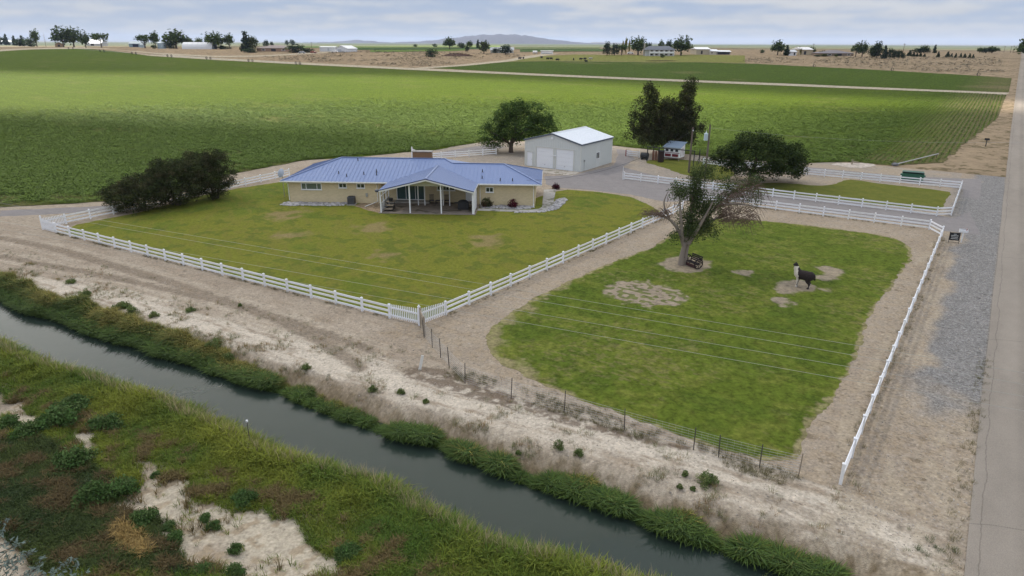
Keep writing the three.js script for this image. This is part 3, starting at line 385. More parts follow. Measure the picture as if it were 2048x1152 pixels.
  side([[P(29.2, 8.5, E), P(23.1, 8.5, E), P(18.55, 3.95, Y(4.55)), P(24.65, 3.95, Y(4.55))]], () => {});
  const cap = (a, b) => mesh('ridge_cap', beam(a.map((q, i) => q + (i === 1 ? 0.03 : 0)), b.map((q, i) => q + (i === 1 ? 0.03 : 0)), 0.22, 0.05), M.roof, h);
  cap(P(4.9, 5, Y(5.6)), P(17.5, 5, Y(5.6))); cap(P(18.6, 3.95, Y(4.55)), P(24.65, 3.95, Y(4.55))); cap(P(-0.7, -0.6, E), P(4.9, 5, Y(5.6))); cap(P(-0.7, 10.6, E), P(4.9, 5, Y(5.6))); cap(P(29.2, -0.6, E), P(24.65, 3.95, Y(4.55))); cap(P(29.2, 8.5, E), P(24.65, 3.95, Y(4.55))); cap(P(17.5, 5, Y(5.6)), P(18.55, 3.95, Y(4.55)));
  // soffit, fascia, gutters, downspouts
  mesh('soffit', [polyGeo([[P(-0.68, -0.58, 2.51), P(-0.68, 10.58, 2.51), P(23.08, 10.58, 2.51), P(23.08, 8.48, 2.51), P(29.18, 8.48, 2.51), P(29.18, -0.58, 2.51)]])], M.trim, h);
  for (const [u0, u1] of [[-0.72, 11.9], [21.95, 29.22]]) { mesh('fascia', box(u1 - u0, 0.15, 0.03, (u0 + u1) / 2, 2.515, 0.59), M.trim, h); mesh('gutter', box(u1 - u0, 0.11, 0.1, (u0 + u1) / 2, 2.53, 0.66), M.trim, h); }
  mesh('fascia', box(0.03, 0.15, 11.2, -0.71, 2.515, -5), M.trim, h); mesh('fascia', box(0.03, 0.15, 9.1, 29.21, 2.515, -3.95), M.trim, h);
  for (const [u, ex] of [[-0.05, 0], [10.35, -1], [22.2, 0.25], [28.3, 0.1]]) { const g = [bar([u, 2.45, 0.66], [u, 2.2, 0.08], 0.045), bar([u, 2.2, 0.08], [u, 0.25, 0.08], 0.045)]; if (ex) g.push(bar([u, 0.25, 0.08], [u + ex, 0.1, 1.1 + Math.abs(ex)], 0.05)); mesh('downspout', g, M.trim, h); }
  // roof vents and chimney
  const vent = merge([cyl(0.05, 0.05, 0.32, 0, 0, 0, 8), cyl(0.12, 0.05, 0.06, 0, 0, 0, 8)]);
  for (const [u, v] of [[5.6, 1.2], [6.7, 0.6], [8.6, 1.1], [9.95, 1.7], [10.1, 1.0], [7.1, 4.3], [22.3, 2.0], [22.4, 0.6], [24.5, 0.1], [25.9, 0.1]]) put('roof_vent', vent, M.black, h, u, E + S * (v + 0.6) - 0.02, -v);
  const chimTex = rep(brickTex, 1.2); mesh('chimney', box(2.3, 1.7, 0.9, 14.6, 4.25, -6.1), std([0.42, 0.3, 0.26], 0.9, { map: chimTex, bumpMap: chimTex, bumpScale: 0.02 }), h); mesh('chimney_cap', box(2.5, 0.08, 1.05, 14.6, 5.14, -6.1), M.conc, h);
  // porch
  const pr = 3.9, ps = 0.25, pm = 16.9, hw = 5.15, pf = -4.95, py = (u) => pr - ps * Math.abs(u - pm), vv = (u) => (py(u) - E) / S - 0.6;
  for (const s of [-1, 1]) {
    const ue = pm + s * hw, g = [polyGeo([s < 0 ? [P(pm, pf, pr), P(pm, vv(pm), pr), P(ue, vv(ue), py(ue)), P(ue, pf, py(ue))] : [P(pm, vv(pm), pr), P(pm, pf, pr), P(ue, pf, py(ue)), P(ue, vv(ue), py(ue))]])];
    for (let v = pf + 0.05; v < 3.2; v += 0.4) { const um = v < vv(ue) ? hw : (pr - (E + S * (v + 0.6))) / ps; if (um > 0.2) g.push(beam(P(pm, v, pr), P(pm + s * um, v, pr - ps * um), 0.03, 0.035)); }
    mesh('porch_roof', g, M.roof, h);
    mesh('porch_ceiling', polyGeo([[P(pm, pf + 0.02, pr - 0.12), P(pm, 0.85, pr - 0.12), P(ue, 0.85, py(ue) - 0.12), P(ue, pf + 0.02, py(ue) - 0.12)]]), M.trim, h);
    mesh('rake_board', beam(P(pm, pf - 0.02, pr - 0.15), P(ue, pf - 0.02, py(ue) - 0.15), 0.04, 0.17), M.trim, h); mesh('rake_trim', beam(P(pm, pf - 0.045, pr - 0.03), P(ue, pf - 0.045, py(ue) - 0.03), 0.04, 0.09), M.blueTrim, h);
    mesh('porch_eave', box(0.05, 0.16, 4.3, ue, py(ue) - 0.1, 2.75), M.trim, h);
  }
  cap(P(pm, pf, pr), P(pm, vv(pm), pr));
  { const s = new THREE.Shape([[-3.4, 0.02], [3.4, 0.02], [0, 0.85]].map((q) => new THREE.Vector2(...q))); put('gable_panel', new THREE.ExtrudeGeometry(s, { depth: 0.04, bevelEnabled: false }), std([0.45, 0.44, 0.33], 0.8), h, pm, 2.9, 4.0); }
  for (const u of [11.8, 15.0, 18.42, 21.9]) mesh('porch_post', box(u > 21 ? 0.24 : 0.13, py(u) - 0.2 - 0.05, 0.13, u, (py(u) - 0.15) / 2, 4.55), M.white, h);
  for (const u of [15.2, 15.95, 18.05, 18.8]) mesh('porch_post', box(0.11, py(u) - 0.2, 0.11, u, (py(u) - 0.12) / 2, 0.8), M.white, h);
  for (const z of [3.3, 2.0, 0.7]) mesh('porch_post', box(0.09, 2.5, 0.09, 11.8, 1.28, z), M.white, h);
  for (const [z0, z1] of [[0.75, 1.95], [2.05, 3.25], [3.35, 4.5]]) { mesh('screen_panel', box(0.03, 1.0, z1 - z0, 11.8, 0.56, (z0 + z1) / 2), M.white, h); mesh('panel_rail', box(0.05, 0.06, z1 - z0, 11.8, 1.8, (z0 + z1) / 2), M.white, h); }
  mesh('screen_panel', box(0.04, 2.3, 3.4, 21.9, 1.2, 2.75), M.white, h);
  mesh('patio', box(10.6, 0.06, 5.7, 16.85, 0.035, 1.95), std([0.3, 0.25, 0.21], 0.9, { map: rep(dryTex, 0.3) }), h); mesh('porch_step', box(4.6, 0.2, 0.9, 14.0, 0.17, -0.45), M.conc, h); mesh('porch_step', box(1.6, 0.2, 0.7, 20.9, 0.17, -0.5), M.conc, h);
  mesh('meter_box', box(0.25, 0.4, 0.15, 9.1, 1.0, 0.075), M.wire, h);
  mesh('wall_lamp', merge([box(0.1, 0.2, 0.1, 16.4, 2.0, -0.84), cyl(0.03, 0.09, 0.08, 16.4, 2.1, -0.84, 6)]), M.black, h);
  // loose things round the house
  h.updateMatrixWorld(); const at = (u, v, y = 0) => { const p = new THREE.Vector3(u, y, -v).applyMatrix4(h.matrixWorld); return [p.x, p.y, p.z]; }, T = h.rotation.y;
  const ac = thing('air_conditioner', 'dark grey air conditioner unit on a pad against the brick wall', 'air conditioner', at(7.45, -0.75), T); mesh('pad', box(1.0, 0.07, 1.0, 0, 0.045, 0), M.conc, ac); mesh('cabinet', box(0.75, 0.85, 0.75, 0, 0.51, 0), std([0.06, 0.065, 0.075], 0.6), ac); for (let k = 0; k < 7; k++) mesh('louvre', box(0.79, 0.03, 0.79, 0, 0.2 + k * 0.1, 0), M.steel, ac); mesh('fan_grille', cyl(0.3, 0.3, 0.04, 0, 0.935, 0, 16), M.black, ac);
  const gr = thing('covered_grill', 'black covered barbecue grill at the right end of the porch', 'grill', at(20.55, -2.4, 0.065), T); { const b = new THREE.SphereGeometry(0.5, 12, 8, 0, 6.3, 0, 1.57).scale(1.2, 0.7, 0.75).translate(0, 0.75, 0); mesh('lid', b, M.black, gr); mesh('cabinet', merge([box(1.15, 0.72, 0.62, 0, 0.39, 0)]), M.black, gr); for (const s of [-1, 1]) mesh('side_shelf', box(0.4, 0.06, 0.5, s * 0.8, 0.72, 0), M.black, gr); }
  const chair = (u, v, lab) => { const c = thing('porch_chair', lab, 'chair', at(u, v, 0.065), T + 0.2, 'porch chairs'); mesh('seat', box(0.55, 0.06, 0.52, 0, 0.42, 0), M.steel, c); for (let k = 0; k < 5; k++) mesh('back_slat', box(0.05, 0.55, 0.03, -0.2 + k * 0.1, 0.73, -0.25), M.steel, c); mesh('back_rail', box(0.55, 0.05, 0.04, 0, 1.02, -0.25), M.steel, c); for (const x of [-0.25, 0.25]) for (const z of [-0.23, 0.23]) mesh('leg', box(0.04, 0.4, 0.04, x, 0.2, z), M.steel, c); };
  chair(16.6, -0.05, 'dark slatted chair left of the low table on the porch'); chair(18.35, -0.05, 'dark slatted chair right of the low table on the porch');
  const tb = thing('porch_table', 'low dark table between the two porch chairs', 'table', at(17.5, -0.1, 0.065), T); mesh('top', box(0.9, 0.05, 0.5, 0, 0.42, 0), M.steel, tb); for (const x of [-0.4, 0.4]) for (const z of [-0.2, 0.2]) mesh('leg', box(0.05, 0.4, 0.05, x, 0.2, z), M.steel, tb);
  const st = thing('plant_steps', 'dark stepped plant stand inside the left end of the porch', 'plant stand', at(12.45, -3.1, 0.065), T); for (let k = 0; k < 3; k++) mesh('step', box(0.9, 0.06, 0.6, 0, 0.25 + k * 0.27, 0.7 - k * 0.6), M.weathered, st); for (const x of [-0.4, 0.4]) for (let k = 0; k < 3; k++) mesh('leg', box(0.06, 0.22 + k * 0.27, 0.06, x, 0.11 + k * 0.135, 0.7 - k * 0.6), M.black, st); mesh('planter', cyl(0.2, 0.26, 0.35, 0, 0.82, -0.5, 10), M.black, st);
  const ds = thing('satellite_dish', 'grey satellite dish at the left end of the house roof', 'satellite dish', at(-1.7, 2.6), T - 0.5); mesh('mast', cyl(0.035, 0.035, 2.6, 0, 0, 0, 8), M.wire, ds); mesh('dish', new THREE.SphereGeometry(1.3, 16, 8, 0, 6.3, 0, 0.42).rotateX(1.2).translate(0, 2.5, -0.95), std([0.34, 0.37, 0.42], 0.5), ds); mesh('feed_arm', bar([0, 2.5, 0.1], [0, 2.4, 0.75], 0.02), M.wire, ds);
  const fx = thing('eave_light', 'small round dark fixture on the left corner of the porch roof', 'lamp', at(11.55, -4.75, 2.42), T); mesh('shade', new THREE.SphereGeometry(0.24, 12, 8).scale(1, 0.75, 1).translate(0, 0.1, 0.1), std([0.07, 0.075, 0.085], 0.5), fx); mesh('bracket', box(0.08, 0.08, 0.25, 0.1, 0.02, -0.05), M.steel, fx);
  // paths and rock beds
  const flatAt = (pts) => pts.map(([u, v]) => { const p = at(u, v); return [p[0], p[2]]; });
  struct('walk', flat(flatAt([[22.1, -1.75], [25.5, -1.95], [28.0, -1.9], [29.0, -1.35], [29.3, -0.3], [29.4, 9.2], [31.2, 9.8], [30.9, 8.4], [30.5, -0.3], [30.0, -1.7], [28.7, -2.75], [26, -3.0], [22.1, -2.75]]), 0.022, 5), M.conc);
  struct('bare_patch', flat(ragged(flatAt([[8.3, -0.05], [11.7, -0.05], [11.7, -4.6], [10.2, -3.6], [8.6, -2.1], [7.9, -1.4]]), 0.3, 0.12), 0.016, 6), std([0.34, 0.25, 0.16], 0.95, { map: dryTex }));
  const stone = [0, 1, 2].map((k) => { const g = new THREE.IcosahedronGeometry(0.5, 1), p = g.attributes.position; for (let i = 0; i < p.count; i++) { const f = 0.8 + 0.4 * vn(p.getX(i) * 2 + k * 7, p.getY(i) * 2 + p.getZ(i) * 3); p.setXYZ(i, p.getX(i) * f, p.getY(i) * f * 0.6, p.getZ(i) * f); } g.computeVertexNormals(); return g; });
  const beds = [[[[-0.4, -0.1], [6.7, -0.1], [6.6, -1.3], [5.2, -1.7], [2.6, -1.6], [0.5, -2.0], [-0.6, -1.5]], 'grey river rock bed under the left house windows', 330], [[[22.2, -0.1], [28.4, -0.1], [28.2, -1.2], [26.5, -1.7], [22.3, -1.6]], 'grey river rock bed around the red shrubs', 230], [[[30.5, 0.2], [30.9, 3.2], [31.9, 4.4], [32.3, 3.6], [31.6, 0.6], [30.9, -1.6], [29.4, -3.0], [26.5, -3.45], [26.4, -3.0], [28.8, -2.8], [30.1, -1.7]], 'grey rock edging along the curved concrete walk', 240]];
  const R = rng(5);
  for (const [P, lab, n] of beds) {
    const us = P.map((p) => p[0]), vs = P.map((p) => p[1]), l = []; let gd = 0; while (l.length < n && gd++ < 60000) { const u = lerp(Math.min(...us), Math.max(...us), R()), v = lerp(Math.min(...vs), Math.max(...vs), R()); if (inPoly(u, v, P)) l.push(at(u, v)); }
    const im = new THREE.InstancedMesh(stone[1], std([1, 1, 1], 0.85), l.length), m = new THREE.Matrix4(); im.name = numbered('rock_bed'); l.forEach((p, i) => { const s = 0.24 + 0.36 * R() * R(); m.makeRotationY(R() * 6.3).scale(new THREE.Vector3(s, s * 0.8, s * (0.7 + 0.5 * R()))).setPosition(p[0], 0.03, p[2]); im.setMatrixAt(i, m); const c = 0.2 + 0.26 * R(); im.setColorAt(i, lin(c, c * 0.95, c * 0.92)); }); scene.add(stuff(im, lab, 'rock bed'));
    struct('rock_bed_base', flat(flatAt(P), 0.015, 4), std([0.22, 0.19, 0.16], 0.95));
  }
  M.houseAt = at;
}

// ---------- metal shed ----------
{
  const W = 9.6, Dp = 10, EH = 3.93, RH = 5.12, T = 1.2 * Math.PI / 180;
  const s = thing('metal_shed', 'pale grey metal shed with two white garage doors and a white low-pitched roof', 'shed', [-57.73, 0, -84.5], T);
  M.siding = std([0.6, 0.62, 0.6], 0.5, { metalness: 0.1 }); M.cream = std([0.6, 0.6, 0.55], 0.55); M.door = std([0.76, 0.77, 0.79], 0.5); M.shedTrim = std([0.08, 0.1, 0.13], 0.5);
  const sh = new THREE.Shape([[0, 0], [W, 0], [W, EH], [W / 2, RH], [0, EH]].map((q) => new THREE.Vector2(...q)));
  for (const [x, y, w, h] of [[2.05, 0.02, 2.95, 2.95], [5.45, 0.02, 2.95, 2.95], [0.4, 0.05, 0.95, 2.08]]) sh.holes.push(new THREE.Path([[x, y], [x, y + h], [x + w, y + h], [x + w, y]].map((q) => new THREE.Vector2(...q))));
  const fr = [new THREE.ExtrudeGeometry(sh, { depth: 0.1, bevelEnabled: false }).translate(0, 0, -0.1)];
  const yTop = (x) => EH + (RH - EH) * (1 - Math.abs(x - W / 2) / (W / 2));
  for (let x = 0.3; x < W - 0.2; x += 0.3) { const inA = x > 1.95 && x < 5.1, inB = x > 5.35 && x < 8.5, inM = x > 0.35 && x < 1.4, y0 = inA || inB ? 3.05 : inM ? 2.2 : 0; fr.push(box(0.045, yTop(x) - y0 - 0.15, 0.03, x, (yTop(x) + y0 - 0.15) / 2, 0.014)); }
  mesh('front_wall', fr, M.siding, s);
  const wr = [box(0.1, EH, Dp - 0.2, W - 0.05, EH / 2, -Dp / 2 - 0.1)]; for (let z = 0.4; z < Dp; z += 0.3) if (Math.abs(z - 5.25) > 0.62) wr.push(box(0.03, EH - 0.1, 0.045, W + 0.012, EH / 2, -z)); mesh('side_wall', wr, M.siding, s);
  mesh('side_wall', box(0.1, EH, Dp - 0.2, 0.05, EH / 2, -Dp / 2 - 0.1), M.siding, s); mesh('back_wall', new THREE.ExtrudeGeometry(new THREE.Shape([[0, 0], [W, 0], [W, EH], [W / 2, RH], [0, EH]].map((q) => new THREE.Vector2(...q))), { depth: 0.1, bevelEnabled: false }).translate(0, 0, -Dp - 0.1), M.siding, s);
  for (const sd of [-1, 1]) { const x0 = W / 2, x1 = sd < 0 ? -0.15 : W + 0.15, k = (RH - EH) / (W / 2), y1 = EH - k * 0.15 + 0.05, y0 = RH + 0.05; const g = [polyGeo([sd > 0 ? [[x0, y0, 0.18], [x1, y1, 0.18], [x1, y1, -Dp - 0.25], [x0, y0, -Dp - 0.25]] : [[x1, y1, 0.18], [x0, y0, 0.18], [x0, y0, -Dp - 0.25], [x1, y1, -Dp - 0.25]]])]; for (let z = 0; z < Dp + 0.2; z += 0.3) g.push(beam([x0, y0 + 0.01, 0.1 - z], [x1, y1 + 0.01, 0.1 - z], 0.04, 0.03)); mesh('roof_slope', g, std([0.74, 0.76, 0.78], 0.5), s); mesh('rake_trim', beam([x0, y0 - 0.09, 0.17], [x1, y1 - 0.09, 0.17], 0.05, 0.2), M.shedTrim, s); mesh('eave_trim', box(0.05, 0.18, Dp + 0.4, x1, y1 - 0.1, -Dp / 2), M.shedTrim, s); }
  mesh('ridge_cap', box(0.3, 0.03, Dp + 0.42, W / 2, RH + 0.075, -Dp / 2 - 0.03), std([0.74, 0.76, 0.78], 0.5), s);
  for (const x of [2.05, 5.45]) { const d = mesh('garage_door', box(2.93, 0.02, 0.03, x + 1.475, 2.96, -0.07), M.door, s); for (let k = 0; k < 5; k++) put('door_panel', box(2.93, 0.575, 0.045, 0, 0, 0), M.door, d, x + 1.475, 0.31 + k * 0.588, -0.075); put('handle', box(0.14, 0.04, 0.05, 0, 0, 0), M.black, d, x + 1.475, 0.5, -0.03); mesh('door_trim', merge([box(0.1, 2.97, 0.05, x - 0.06, 1.485, 0.035), box(0.1, 2.97, 0.05, x + 3.01, 1.485, 0.035), box(3.17, 0.1, 0.05, x + 1.475, 3.03, 0.035)]), M.cream, s); }
  const dr = mesh('side_door', box(0.93, 2.04, 0.05, 0.875, 1.08, -0.05), M.door, s); put('handle', new THREE.SphereGeometry(0.04, 8, 6), M.black, dr, 1.22, 1.05, 0); mesh('door_trim', merge([box(0.06, 2.12, 0.04, 0.36, 1.08, 0.035), box(0.06, 2.12, 0.04, 1.39, 1.08, 0.035), box(1.09, 0.06, 0.04, 0.875, 2.17, 0.035)]), M.cream, s);
  for (const x of [0.02, W - 0.02]) mesh('corner_trim', box(0.12, EH - 0.05, 0.12, x, EH / 2, -0.03), M.cream, s);
  { const n = mesh('window', merge([box(0.06, 0.08, 1.1, W + 0.03, 2.2, -5.25), box(0.06, 0.08, 1.1, W + 0.03, 1.25, -5.25), box(0.06, 0.87, 0.08, W + 0.03, 1.725, -4.74), box(0.06, 0.87, 0.08, W + 0.03, 1.725, -5.76), box(0.06, 0.87, 0.07, W + 0.03, 1.725, -5.25)]), M.white, s); for (const z of [-5.0, -5.5]) mesh('pane', box(0.02, 0.87, 0.44, W + 0.015, 1.725, z), M.glass, n); }
  mesh('gable_light', box(0.28, 0.28, 0.14, W / 2, 4.45, 0.1), M.white, s); mesh('door_light', box(0.5, 0.12, 0.12, 5.22, 1.95, 0.1), M.white, s); mesh('meter_pipe', merge([box(0.12, 0.2, 0.25, W + 0.09, 1.5, -1.0), cyl(0.02, 0.02, 1.4, W + 0.06, 0, -1.0, 6)]), M.wire, s);
  struct('shed_apron', flat([[-57.26, -83.44], [-48.24, -84.85], [-47.52, -81.45], [-51.9, -80.84]], 0.02, 5), std([0.5, 0.44, 0.37], 0.9, { map: rep(dryTex, 0.3) }));
}

// ---------- poles and wires ----------
M.pole = std([0.15, 0.12, 0.1], 0.9, { bumpMap: rep(grain, 2, 6), bumpScale: 0.01 });
{
  const p = thing('power_pole', 'tall brown power pole carrying a grey transformer can', 'power pole', [-30.77, 0, -87.83]); mesh('pole', cyl(0.15, 0.1, 7.6, 0, 0, 0, 10), M.pole, p); const t = mesh('transformer', merge([cyl(0.26, 0.26, 0.85, 0, 5.6, 0, 14), cyl(0.26, 0.12, 0.12, 0, 6.45, 0, 14)]), std([0.42, 0.5, 0.55], 0.45), p); t.position.set(-0.33, 0, 0.27); put('bushing', cyl(0.05, 0.03, 0.3, 0, 6.55, 0, 8), M.white, t, 0, 0, 0); mesh('bracket', box(0.5, 0.08, 0.1, -0.18, 6.1, 0.15, 0.68), M.steel, p);
  const q = thing('power_pole', 'shorter dark power pole beside the chicken coop', 'power pole', [-35.3, 0, -93.7]); mesh('pole', cyl(0.15, 0.11, 6.4, 0, 0, 0, 10), M.pole, q); mesh('insulator', cyl(0.06, 0.04, 0.2, 0.12, 5.9, 0.1, 8), M.white, q);
  const wire = (name, label, a, b, sag, r, m) => { const g = []; let o = null; for (let i = 0; i <= 24; i++) { const t = i / 24, c = [lerp(a[0], b[0], t), lerp(a[1], b[1], t) - sag * 4 * t * (1 - t), lerp(a[2], b[2], t)]; if (o) g.push(bar(o, c, r, r, 5)); o = c; } return tag(mesh(name, g, m), label, 'wire'); };
  const P2 = M.houseAt(27.5, -0.2, 3.0);
  wire('service_wire', 'thin dark wire sagging across the shed doors to the house', [-35.3, 6.0, -93.7], P2, 1.75, 0.014, M.black);
  wire('service_wire', 'thin wire between the two brown power poles', [-35.3, 6.1, -93.7], [-30.77, 6.9, -87.83], 0.3, 0.012, M.black);
  wire('service_wire', 'thin wire running from the transformer pole past the round tree', [-30.77, 7.2, -87.83], [14, 7.0, -112], 1.2, 0.007, M.wire);
  const lw = std([0.4, 0.4, 0.35], 0.5, { metalness: 0.3 });
  const ends = [[[-75, -9.5], [14, -25.25], 'topmost'], [[-75, -9.1], [14, -24.3], 'second from the top'], [[-75, -6.3], [14, -23.75], 'third from the top'], [[-75, -5.3], [14, -22.8], 'lowest']];
  for (const [a, b, w] of ends) wire('power_line', 'pale overhead line crossing above the lawn and pasture, ' + w + ' of four', [a[0], 8.5, a[1]], [b[0], 8.5, b[1]], 0.12, 0.0052, lw);
  for (const [x, z, l] of [[-75, -7.6, 'far left'], [14, -24, 'right']]) { const u = thing('line_pole', 'pole carrying the four overhead lines beyond the ' + l + ' edge of the picture', 'power pole', [x, gy(x, z), z]); mesh('pole', cyl(0.16, 0.11, 9, 0, 0, 0, 10), M.pole, u); mesh('crossarm', box(0.12, 0.14, 4.6, 0, 8.35 - gy(x, z), 0), M.pole, u); }
}

// ---------- signs, mailboxes, dumpster, coop ----------
{
  const c = document.createElement('canvas'); c.width = 256; c.height = 256; const k = c.getContext('2d'); k.fillStyle = '#0b0b0d'; k.fillRect(0, 0, 256, 256); k.fillStyle = '#d8d8d4'; k.textAlign = 'center';
  k.fillStyle = '#cfcfca'; for (const [y, w, h] of [[34, 70, 22], [88, 190, 22], [92, 20, 8], [142, 176, 20], [196, 186, 22]]) { for (let x = 128 - w / 2; x < 128 + w / 2; x += 15) k.fillRect(x, y, 11, h); }
  const t = new THREE.CanvasTexture(c); t.colorSpace = THREE.SRGBColorSpace;
  const s = thing('sandwich_board', 'black sign board with white lettering standing beside the driveway entrance', 'sign', [-1.35, 0, -73.25], 0.3);
  for (const [x, z] of [[-0.42, 0.12], [0.42, 0.12]]) mesh('leg', bar([x, 0, z], [x, 1.12, z - 0.1], 0.02), M.black, s); mesh('cross_bar', box(0.86, 0.03, 0.03, 0, 0.16, 0.11), M.black, s);
  const f = put('panel', box(0.84, 0.74, 0.03), M.black, s, 0, 0.7, 0.06); f.rotation.x = -0.09; put('lettering', new THREE.PlaneGeometry(0.78, 0.68), std([1, 1, 1], 0.6, { map: t }), f, 0, 0, 0.019);
  const m = thing('mailbox', 'white mailbox on a white post behind the black sign board', 'mailbox', [-0.75, 0, -74.2], 0.2); mesh('post', box(0.09, 1.0, 0.09, 0, 0.5, 0), M.white, m); mesh('box', merge([box(0.7, 0.2, 0.26, 0, 1.08, 0), new THREE.CylinderGeometry(0.13, 0.13, 0.7, 12, 1, false, 0, Math.PI).rotateZ(Math.PI / 2).rotateX(Math.PI * 1.5).translate(0, 1.18, 0)]), M.white, m); mesh('flag', box(0.03, 0.16, 0.12, 0.2, 1.28, 0.15), std([0.4, 0.05, 0.04], 0.5), m);
  const m2 = thing('mailbox', 'dark mailbox on a post at the edge of the bean field beside the road', 'mailbox', [-1.35, gy(-1.35, -151), -151], 0.3); mesh('post', box(0.12, 1.1, 0.12, 0, 0.55, 0), M.black, m2); mesh('box', merge([box(0.75, 0.22, 0.3, 0, 1.2, 0), new THREE.CylinderGeometry(0.15, 0.15, 0.75, 12, 1, false, 0, Math.PI).rotateZ(Math.PI / 2).rotateX(Math.PI * 1.5).translate(0, 1.31, 0)]), M.black, m2);
  const d = thing('dumpster', 'dark green dumpster behind the far rail fence', 'dumpster', [-8.3, 0, -106.2], 0.12); const gm = std([0.015, 0.1, 0.055], 0.5); mesh('bin', new THREE.ExtrudeGeometry(new THREE.Shape([[-0.75, 0.15], [0.75, 0.15], [0.85, 1.2], [-0.75, 1.05]].map((q) => new THREE.Vector2(...q))), { depth: 2.6, bevelEnabled: false }).rotateY(Math.PI / 2).translate(-1.3, 0, 0), gm, d); for (const x of [-0.65, 0.65]) { const l = put('lid', box(1.28, 0.05, 1.7), std([0.02, 0.055, 0.04], 0.6), d, x, 1.16, 0.02); l.rotation.x = -0.09; } for (const x of [-1.1, 1.1]) for (const z of [-0.6, 0.6]) mesh('wheel', new THREE.CylinderGeometry(0.1, 0.1, 0.06, 10).rotateZ(Math.PI / 2).translate(x, 0.1, z), M.black, d); for (const x of [-1.4, 1.4]) mesh('lift_pocket', box(0.18, 0.16, 0.9, x, 0.75, 0), gm, d);
  const red = std([0.16, 0.02, 0.025], 0.7), slate = std([0.2, 0.25, 0.31], 0.7);
  const co = thing('chicken_coop', 'white and red raised chicken coop with a slate blue roof under the juniper', 'chicken coop', [-42.95, 0.00, -102.34], 0.02, undefined);
  const bw = 2.6, bd = 2.2;
  for (const x of [0.1, bw - 0.1]) for (const z of [-0.1, -bd + 0.1]) mesh('leg', box(0.1, 0.5, 0.1, x, 0.25, z), M.weathered, co);
  mesh('body', box(bw, 1.55, bd, bw / 2, 1.25, -bd / 2), M.white, co);
  for (let k = 0; k < 3; k++) { const w = mesh('window', box(0.58, 0.55, 0.03, 0.5 + k * 0.8, 1.62, 0.017), M.white, co); put('pane', box(0.46, 0.43, 0.02, 0.5 + k * 0.8, 1.62, 0.03), M.black, w, 0, 0, 0.004); }
  for (let k = 0; k < 2; k++) mesh('nest_door', box(1.0, 0.42, 0.03, 0.68 + k * 1.2, 0.82, 0.017), red, co); mesh('trim_board', box(bw, 0.08, 0.03, bw / 2, 1.2, 0.018), red, co); for (let k = 0; k < 3; k++) mesh('side_board', box(0.03, 1.2, 0.09, bw + 0.017, 1.25, -0.5 - k * 0.6), red, co);
  mesh('roof', [polyGeo([[[-0.2, 2.05, 0.25], [bw + 0.25, 2.05, 0.25], [bw + 0.25, 2.75, -bd - 0.2], [-0.2, 2.75, -bd - 0.2]]]), box(bw + 0.45, 0.06, 0.05, bw / 2 + 0.02, 2.03, 0.25)], slate, co); mesh('gable_side', polyGeo([[[bw, 2.02, 0], [bw, 2.02, -bd], [bw, 2.66, -bd]]]), M.white, co);
  const rn = thing('coop_run', 'dark timber frame and wire pen around the chicken coop', 'pen', [-44.46, 0.00, -99.39], 0.02); const L = 7.6; for (const [x, z] of [[0, 0], [1.9, 0], [L, 0], [0, -2.4], [L, -2.4]]) mesh('post', box(0.12, 2.2, 0.12, x, 1.1, z), M.black, rn); for (const z of [0]) mesh('top_beam', box(L + 0.2, 0.12, 0.12, L / 2, 2.24, z), M.black, rn); for (let k = 0; k < 3; k++) mesh('plank', box(0.35, 1.5, 0.04, 0.5 + k * 0.45, 0.75, -1.2), std([0.2, 0.1, 0.07], 0.9), rn); mesh('hutch', box(0.6, 1.7, 0.9, 2.15, 0.85, -0.4), std([0.05, 0.035, 0.03], 0.9), rn); mesh('hutch_roof', box(0.8, 0.06, 1.1, 2.15, 1.74, -0.4), M.black, rn);
  const bk = thing('round_bin', 'black round-topped bin in front of the coop pen', 'bin', [-45.41, 0.00, -100.5], 0.1); mesh('bin', new THREE.CylinderGeometry(0.5, 0.5, 1.1, 16).rotateZ(Math.PI / 2).translate(0, 0.62, 0), M.black, bk); for (const x of [-0.4, 0.4]) mesh('cradle', box(0.1, 0.35, 0.9, x, 0.17, 0), M.black, bk);
  // water valve pad and the pipe in the field corner
  struct('sand_pad', flat(ragged(smooth([[-20.1, -113.5], [-18.63, -116.33], [-15.4, -118.45], [-14.3, -116.71], [-15.89, -112.79], [-18.2, -112.14]], 3), 0.3, 0.3), 0.03, 6), std([0.55, 0.47, 0.4], 0.95, { map: dryTex }));
  const v = thing('irrigation_valve', 'rusty irrigation valve on the pale pad at the field edge', 'valve', [-17.47, 0.00, -115.47]); mesh('riser', cyl(0.12, 0.12, 0.5, 0, 0, 0, 8), M.weathered, v); mesh('elbow', bar([0, 0.45, 0], [0.9, 0.3, -0.5], 0.1), M.weathered, v); mesh('hand_wheel', new THREE.TorusGeometry(0.2, 0.03, 6, 14).rotateX(1.57).translate(0, 0.7, 0), M.weathered, v); mesh('stem', cyl(0.03, 0.03, 0.25, 0, 0.5, 0, 6), M.weathered, v);
  const pp = thing('irrigation_pipe', 'grey irrigation pipe lying from the field lane into the bean rows', 'pipe', [-11.86, 0.00, -117.98]); mesh('pipe', bar([0, 0.25, 0], [4.6, 0.7, -13], 0.09), std([0.4, 0.38, 0.36], 0.6), pp); mesh('coupling', new THREE.DodecahedronGeometry(0.5, 0).scale(1.2, 0.55, 0.8).translate(0, 0.26, 0), std([0.17, 0.17, 0.18], 0.8), pp); for (const k of [0.4, 0.97]) mesh('prop', cyl(0.05, 0.05, 0.28 + 0.4 * k, 4.6 * k, 0, -13 * k, 6), M.steel, pp);
  // seat under the willow
  const b = thing('garden_seat', 'dark slatted garden seat in the bare ring beside the willow trunk', 'bench', [-18.5, 0, -52.1], -0.5); b.scale.setScalar(0.88);
